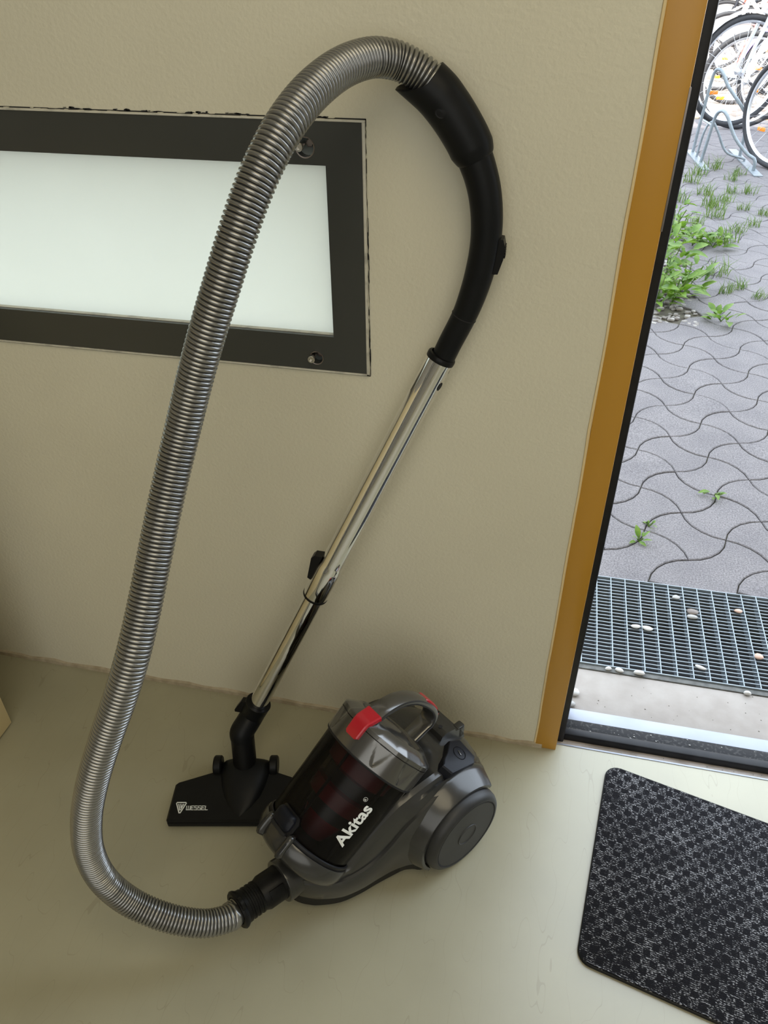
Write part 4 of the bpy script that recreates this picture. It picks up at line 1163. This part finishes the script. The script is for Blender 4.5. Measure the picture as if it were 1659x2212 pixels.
leafy(.603, 2.215, .035, 18, 'flat rosette weed growing in a paver joint by the gravel bed', None, .07, .7)
leafy(.4349, .9534, .012, 7, 'small green weed at a paver joint nearest the right picture edge', None, .022, .34)
leafy(.2216, .7010, .014, 7, 'small broad-leaved weed in the joint nearest the grate', None, .016, .36)
leafy(.250, .772, .010, 6, 'tiny weed in the joint just beyond the one nearest the grate', None, .02, .2)
# grass tufts in the joints
def tuft_mesh(seed, n, h):
    r_ = random.Random(seed); b = MB()
    for k in range(n):
        a = r_.uniform(0, 6.3); l = h * r_.uniform(.6, 1.2); x, y = r_.uniform(-.03, .03), r_.uniform(-.03, .03); w = .0016; lean = r_.uniform(.3, 1.1)
        pts = []
        for t in (0, .5, 1):
            pts.append(Vector((x + math.cos(a) * l * lean * t * t * .6, y + math.sin(a) * l * lean * t * t * .6, l * t * (1 - .25 * lean * t))))
        s = Vector((-math.sin(a), math.cos(a), 0)) * w
        b.add(([pts[0] - s, pts[0] + s, pts[1] - s * .8, pts[1] + s * .8, pts[2]], [(0, 1, 3, 2), (2, 3, 4)]))
    return b
tm = []
for s in range(4):
    o = tuft_mesh(s, 34, .085).make('grass_tuft', 'grass', None); tm.append(o)
tp_ = [(.652, 2.754, 1.2), (.656, 2.547, .8), (.723, 2.615, .8), (.74, 3.256, 1.5), (.754, 3.892, 1.4), (.745, 4.185, 1.2), (.75, 3.711, 1.2), (.768, 4.674, 1.3), (.863, 4.858, 1.3), (1.013, 4.722, 1.0), (.915, 4.253, .9), (.924, 3.577, .9), (.924, 3.895, .8), (1.019, 3.794, .8), (.792, 2.504, .7), (.837, 4.036, 1.0), (.639, 3.547, 1.0), (.591, 3.987, 1.3), (.70, 4.45, 1.2), (.83, 3.45, 1.0), (1.02, 4.25, 1.0), (.95, 4.56, 1.0), (1.22, 4.45, 1.1)]
TLAB = {0: 'grass tuft just right of the gravel bed plants', 1: 'small grass tuft nearest the flat rosette weed', 3: 'biggest grass tuft touching the outermost trailing plant', 7: 'grass tuft in front of the left rack base plate', 8: 'grass tuft between the two rack base plates', 9: 'grass tuft in front of the right rack base plate', 14: 'grass tuft nearest the door at the right picture edge'}
for k, (x, y, s) in enumerate(tp_):
    o = tm[k] if k < 4 else inst(tm[k % 4], None, name='grass_tuft')
    o.location = (x, y, PZ - .004); o.rotation_euler = (0, 0, k * 1.3); o.scale = (s * 1.35, s * 1.35, s * .85)
    tag(o, TLAB.get(k, 'green grass tuft growing from a joint of the wavy pavers'), 'grass tuft', 'grass tufts in the paving joints')

# --- bicycles
def wheel(parent, cx, cz, R=.335, tw=.019, y=0.):
    def W_(p): return Vector((cx + p.x, y + p.z, cz + p.y))
    n = 56
    tyre = mk('wheel', *lathe([(R - tw * 2 + tw + tw * math.cos(a), tw * math.sin(a)) for a in [2 * PI * k / 12 for k in range(13)]], n, W_), 'tyre', parent)
    mk('rim', *lathe([(R - .036, -.011), (R - .046, -.009), (R - .052, 0), (R - .046, .009), (R - .036, .011)], n, W_), 'rim', tyre)
    s = MB()
    for k in range(28):
        a = 2 * PI * k / 28; sg = 1 if k % 2 else -1; a2 = a + .5 * (1 if k % 4 < 2 else -1)
        s.add(sweep([W_(Vector((.018 * math.cos(a2), .018 * math.sin(a2), sg * .024))), W_(Vector(((R - .048) * math.cos(a), (R - .048) * math.sin(a), 0)))], .0012, 4))
    so_ = s.make('spokes', 'spoke', tyre); so_['kind'] = 'stuff'
    mk('hub', *lathe([(0, -.05), (.006, -.05), (.006, -.032), (.022, -.03), (.014, -.02), (.014, .02), (.022, .03), (.006, .032), (.006, .05), (0, .05)], 16, W_), 'rim', tyre)
    return tyre
def bicycle(loc, heading, paint, label, lift=0., guard=False, light=True):
    e = empty('bicycle', (loc[0], loc[1], PZ)); e.rotation_euler = (0, 0, heading)
    tag(e, label, 'bicycle', 'bicycles in the yard')
    R = .335
    if lift: e.rotation_euler = (0, -lift, heading); 
    wheel(e, 0, R); wheel(e, -1.05, R)
    fk = MB()
    for sy in (-.05, .05): fk.add(sweep([(0, sy, R), (-.035, sy, R + .13), (-.115, sy * .9, R + .37)], [.009, .011, .014], 8))
    fk.add(sweep([(-.115, -.05, R + .37), (-.115, .05, R + .37)], .016, 8)); fk.add(sweep([(-.115, 0, R + .37), (-.185, 0, R + .58)], .017, 10))
    fk.make('fork', paint, e)
    ht1 = (-.135, 0, R + .43); ht2 = (-.175, 0, R + .55); bbk = (-.62, 0, R - .05); st = (-.76, 0, R + .46)
    fr_ = MB(); fr_.add(sweep([ht1, bbk], .017, 10)); fr_.add(sweep([ht2, st], .015, 10)); fr_.add(sweep([bbk, st], .016, 10)); fr_.add(sweep([ht1, ht2], .020, 10))
    for sy in (-.055, .055):
        fr_.add(sweep([bbk, (-1.05, sy, R)], .009, 8)); fr_.add(sweep([st, (-1.05, sy, R)], .008, 8))
    fr_.make('frame', paint, e)
    sdl = MB(); sdl.add(sweep([st, (-.79, 0, R + .58)], .013, 8))
    sdl.make('seat_post', 'rim', e)
    mk('saddle', *xf(boxv(-.14, .13, -.065, .065, -.03, .03, .022), lambda p: Vector((-.80 + p[0], p[1] * (1 if p[0] < 0 else .5), R + .61 + p[2] * .8))), 'tyre', e)
    hb = MB(); hb.add(sweep([(-.19, 0, R + .58), (-.20, 0, R + .66)], .014, 8)); hb.add(sweep(catmull([(-.30, -.29, R + .66), (-.19, -.20, R + .68), (-.17, 0, R + .67), (-.19, .20, R + .68), (-.30, .29, R + .66)], 4), .011, 8))
    hbo = hb.make('handlebar', 'rim', e)
    for sy in (-1, 1): mk('grip', *sweep([(-.33, sy * .30, R + .657), (-.24, sy * .245, R + .672)], .016, 8), 'tyre', hbo)
    cr = MB(); cr.add(lathe([(0, -.004), (.085, -.004), (.088, 0), (.085, .004), (0, .004)], 32, lambda p: Vector((bbk[0] + p.x, -.055 + p.z, bbk[2] + p.y)))); cr.add(sweep([(bbk[0], -.07, bbk[2]), (bbk[0] + .12, -.075, bbk[2] - .12)], .009, 6)); cr.add(sweep([(bbk[0], .07, bbk[2]), (bbk[0] - .12, .075, bbk[2] + .12)], .009, 6))
    cr.make('crankset', 'rim', e)
    for sx in (1, -1): mk('pedal', *xf(boxv(-.04, .04, -.05, .05, -.01, .01, .004), lambda p, sx=sx: Vector((bbk[0] + sx * .12 + p[0], -sx * .125 + p[1], bbk[2] - sx * .12 + p[2]))), 'tyre', e)
    if guard:
        for cx in (0, -1.05):
            v, f = lathe([(R + .012, -.024), (R + .022, -.012), (R + .022, .012), (R + .012, .024), (R + .010, .024), (R + .018, 0), (R + .010, -.024)], 26, lambda p, cx=cx: Vector((cx + p.x, p.z, R + p.y)), .35, 2.9)
            mk('mudguard', v, f, paint, e)
    if light:
        mk('reflector', *lathe([(0, -.008), (.024, -.008), (.027, 0), (.02, .008), (0, .010)], 16, lambda p: Vector((-1.12 + p.z * -1, p.x, R + .42 + p.y))), 'orange', e)
        mk('wheel_reflector', *xf(boxv(-.03, .03, -.006, .006, -.012, .012, .004), lambda p: Vector((.15 + p[0], p[1], R - .12 + p[2]))), 'orange', e)
    return e
hd = math.radians
bicycle((1.235, 4.92), hd(126), 'bike1', 'bicycle with black tyre nearest the right picture edge in the rack', 0)
bicycle((.99, 5.42), hd(200), 'bike1', 'silver bicycle with its front wheel raised in the tall rack hoop', .0, True).location.z = .13
bicycle((1.19, 6.2661), hd(176), 'bike5', 'white bicycle standing broadside just behind the rack hoops')
bicycle((1.50, 6.75), hd(200), 'bike2', 'violet bicycle behind the white bicycle', 0, True)
bicycle((1.30, 7.45), hd(170), 'bike3', 'red bicycle in the second row of bicycles')
bicycle((1.75, 8.05), hd(160), 'bike4', 'black bicycle in the second row of bicycles')
bicycle((1.55, 8.9), hd(190), 'bike5', 'pale bicycle in the far row of bicycles', 0, True)
bicycle((2.1, 9.6), hd(172), 'bike1', 'silver bicycle in the far row of bicycles')
bicycle((2.0, 10.6), hd(185), 'bike3', 'red bicycle farthest back in the yard')
bicycle((3.0, 7.1), hd(181), 'bike1', 'silver bicycle parked behind the violet bicycle', 0, True)
bicycle((2.6, 11.4), hd(165), 'bike2', 'violet bicycle farthest back in the yard')
bicycle((1.45, 9.9), hd(178), 'bike4', 'black bicycle at the left end of the far row', 0, True)
bicycle((1.28, 8.25), hd(183), 'bike5', 'white bicycle at the left end of the second row')
bicycle((1.95, 12.3), hd(174), 'bike3', 'red bicycle in front of the pale far wall')

# --- bicycle rack
rk = empty('bicycle_rack', (.93, 5.08, PZ)); tag(rk, 'galvanised bicycle rack with wheel hoops on two base plates', 'bicycle rack')
def rl(p): return Vector(p) - Vector((.93, 5.08, PZ))
def bar(name, a, b, w, t, m):
    a = Vector(a); b = Vector(b); d = (b - a); n_ = Vector((-d.y, d.x, 0)).normalized() * w / 2; u = Vector((0, 0, t))
    v = [a - n_, a + n_, b + n_, b - n_]; v = v + [q + u for q in v]
    return mk(name, [rl(q) for q in v], [(0, 3, 2, 1), (4, 5, 6, 7), (0, 1, 5, 4), (1, 2, 6, 5), (2, 3, 7, 6), (3, 0, 4, 7)], m, rk, smooth=False)
bar('base_plate', (.775, 5.40, PZ), (.822, 4.80, PZ), .055, .006, 'galv')
bar('base_plate', (1.076, 5.476, PZ), (1.130, 4.69, PZ), .055, .006, 'galv')
def hoop(pts, r=.011): return mk('wheel_hoop', *sweep([rl(p) for p in resample(catmull(pts, 8), .02)], r, 10), 'galv', rk)
hoop([(.790, 5.33, PZ), (.800, 5.33, .20), (.8156, 5.33, .4400), (.835, 5.31, .492), (.870, 5.28, .470), (.915, 5.25, .400), (1.0244, 5.20, .285), (1.075, 5.20, .20), (1.085, 5.20, PZ)])
hoop([(.812, 5.02, PZ), (.825, 5.01, .12), (.838, 5.00, .255), (.862, 4.97, .296), (.898, 4.94, .275), (.9704, 4.90, .156), (1.060, 4.86, .070), (1.112, 4.83, .040), (1.118, 4.83, PZ)])
hoop([(.800, 5.18, PZ), (.815, 5.17, .14), (.85, 5.16, .20), (.90, 5.15, .14), (.98, 5.14, PZ + .05), (1.095, 5.10, PZ + .02), (1.10, 5.10, PZ)], .008)
mk('wheel_guide', *sweep([rl((.800, 5.2, .20)), rl((.838, 5.0, .2))], .007, 8), 'galv', rk)
# --- pale building far behind
fb = struct('wall_far', boxv(-8, 9, 16, 16.3, -.1, 5), 'farwall', label='pale rendered wall across the yard', cat='wall', smooth=False)
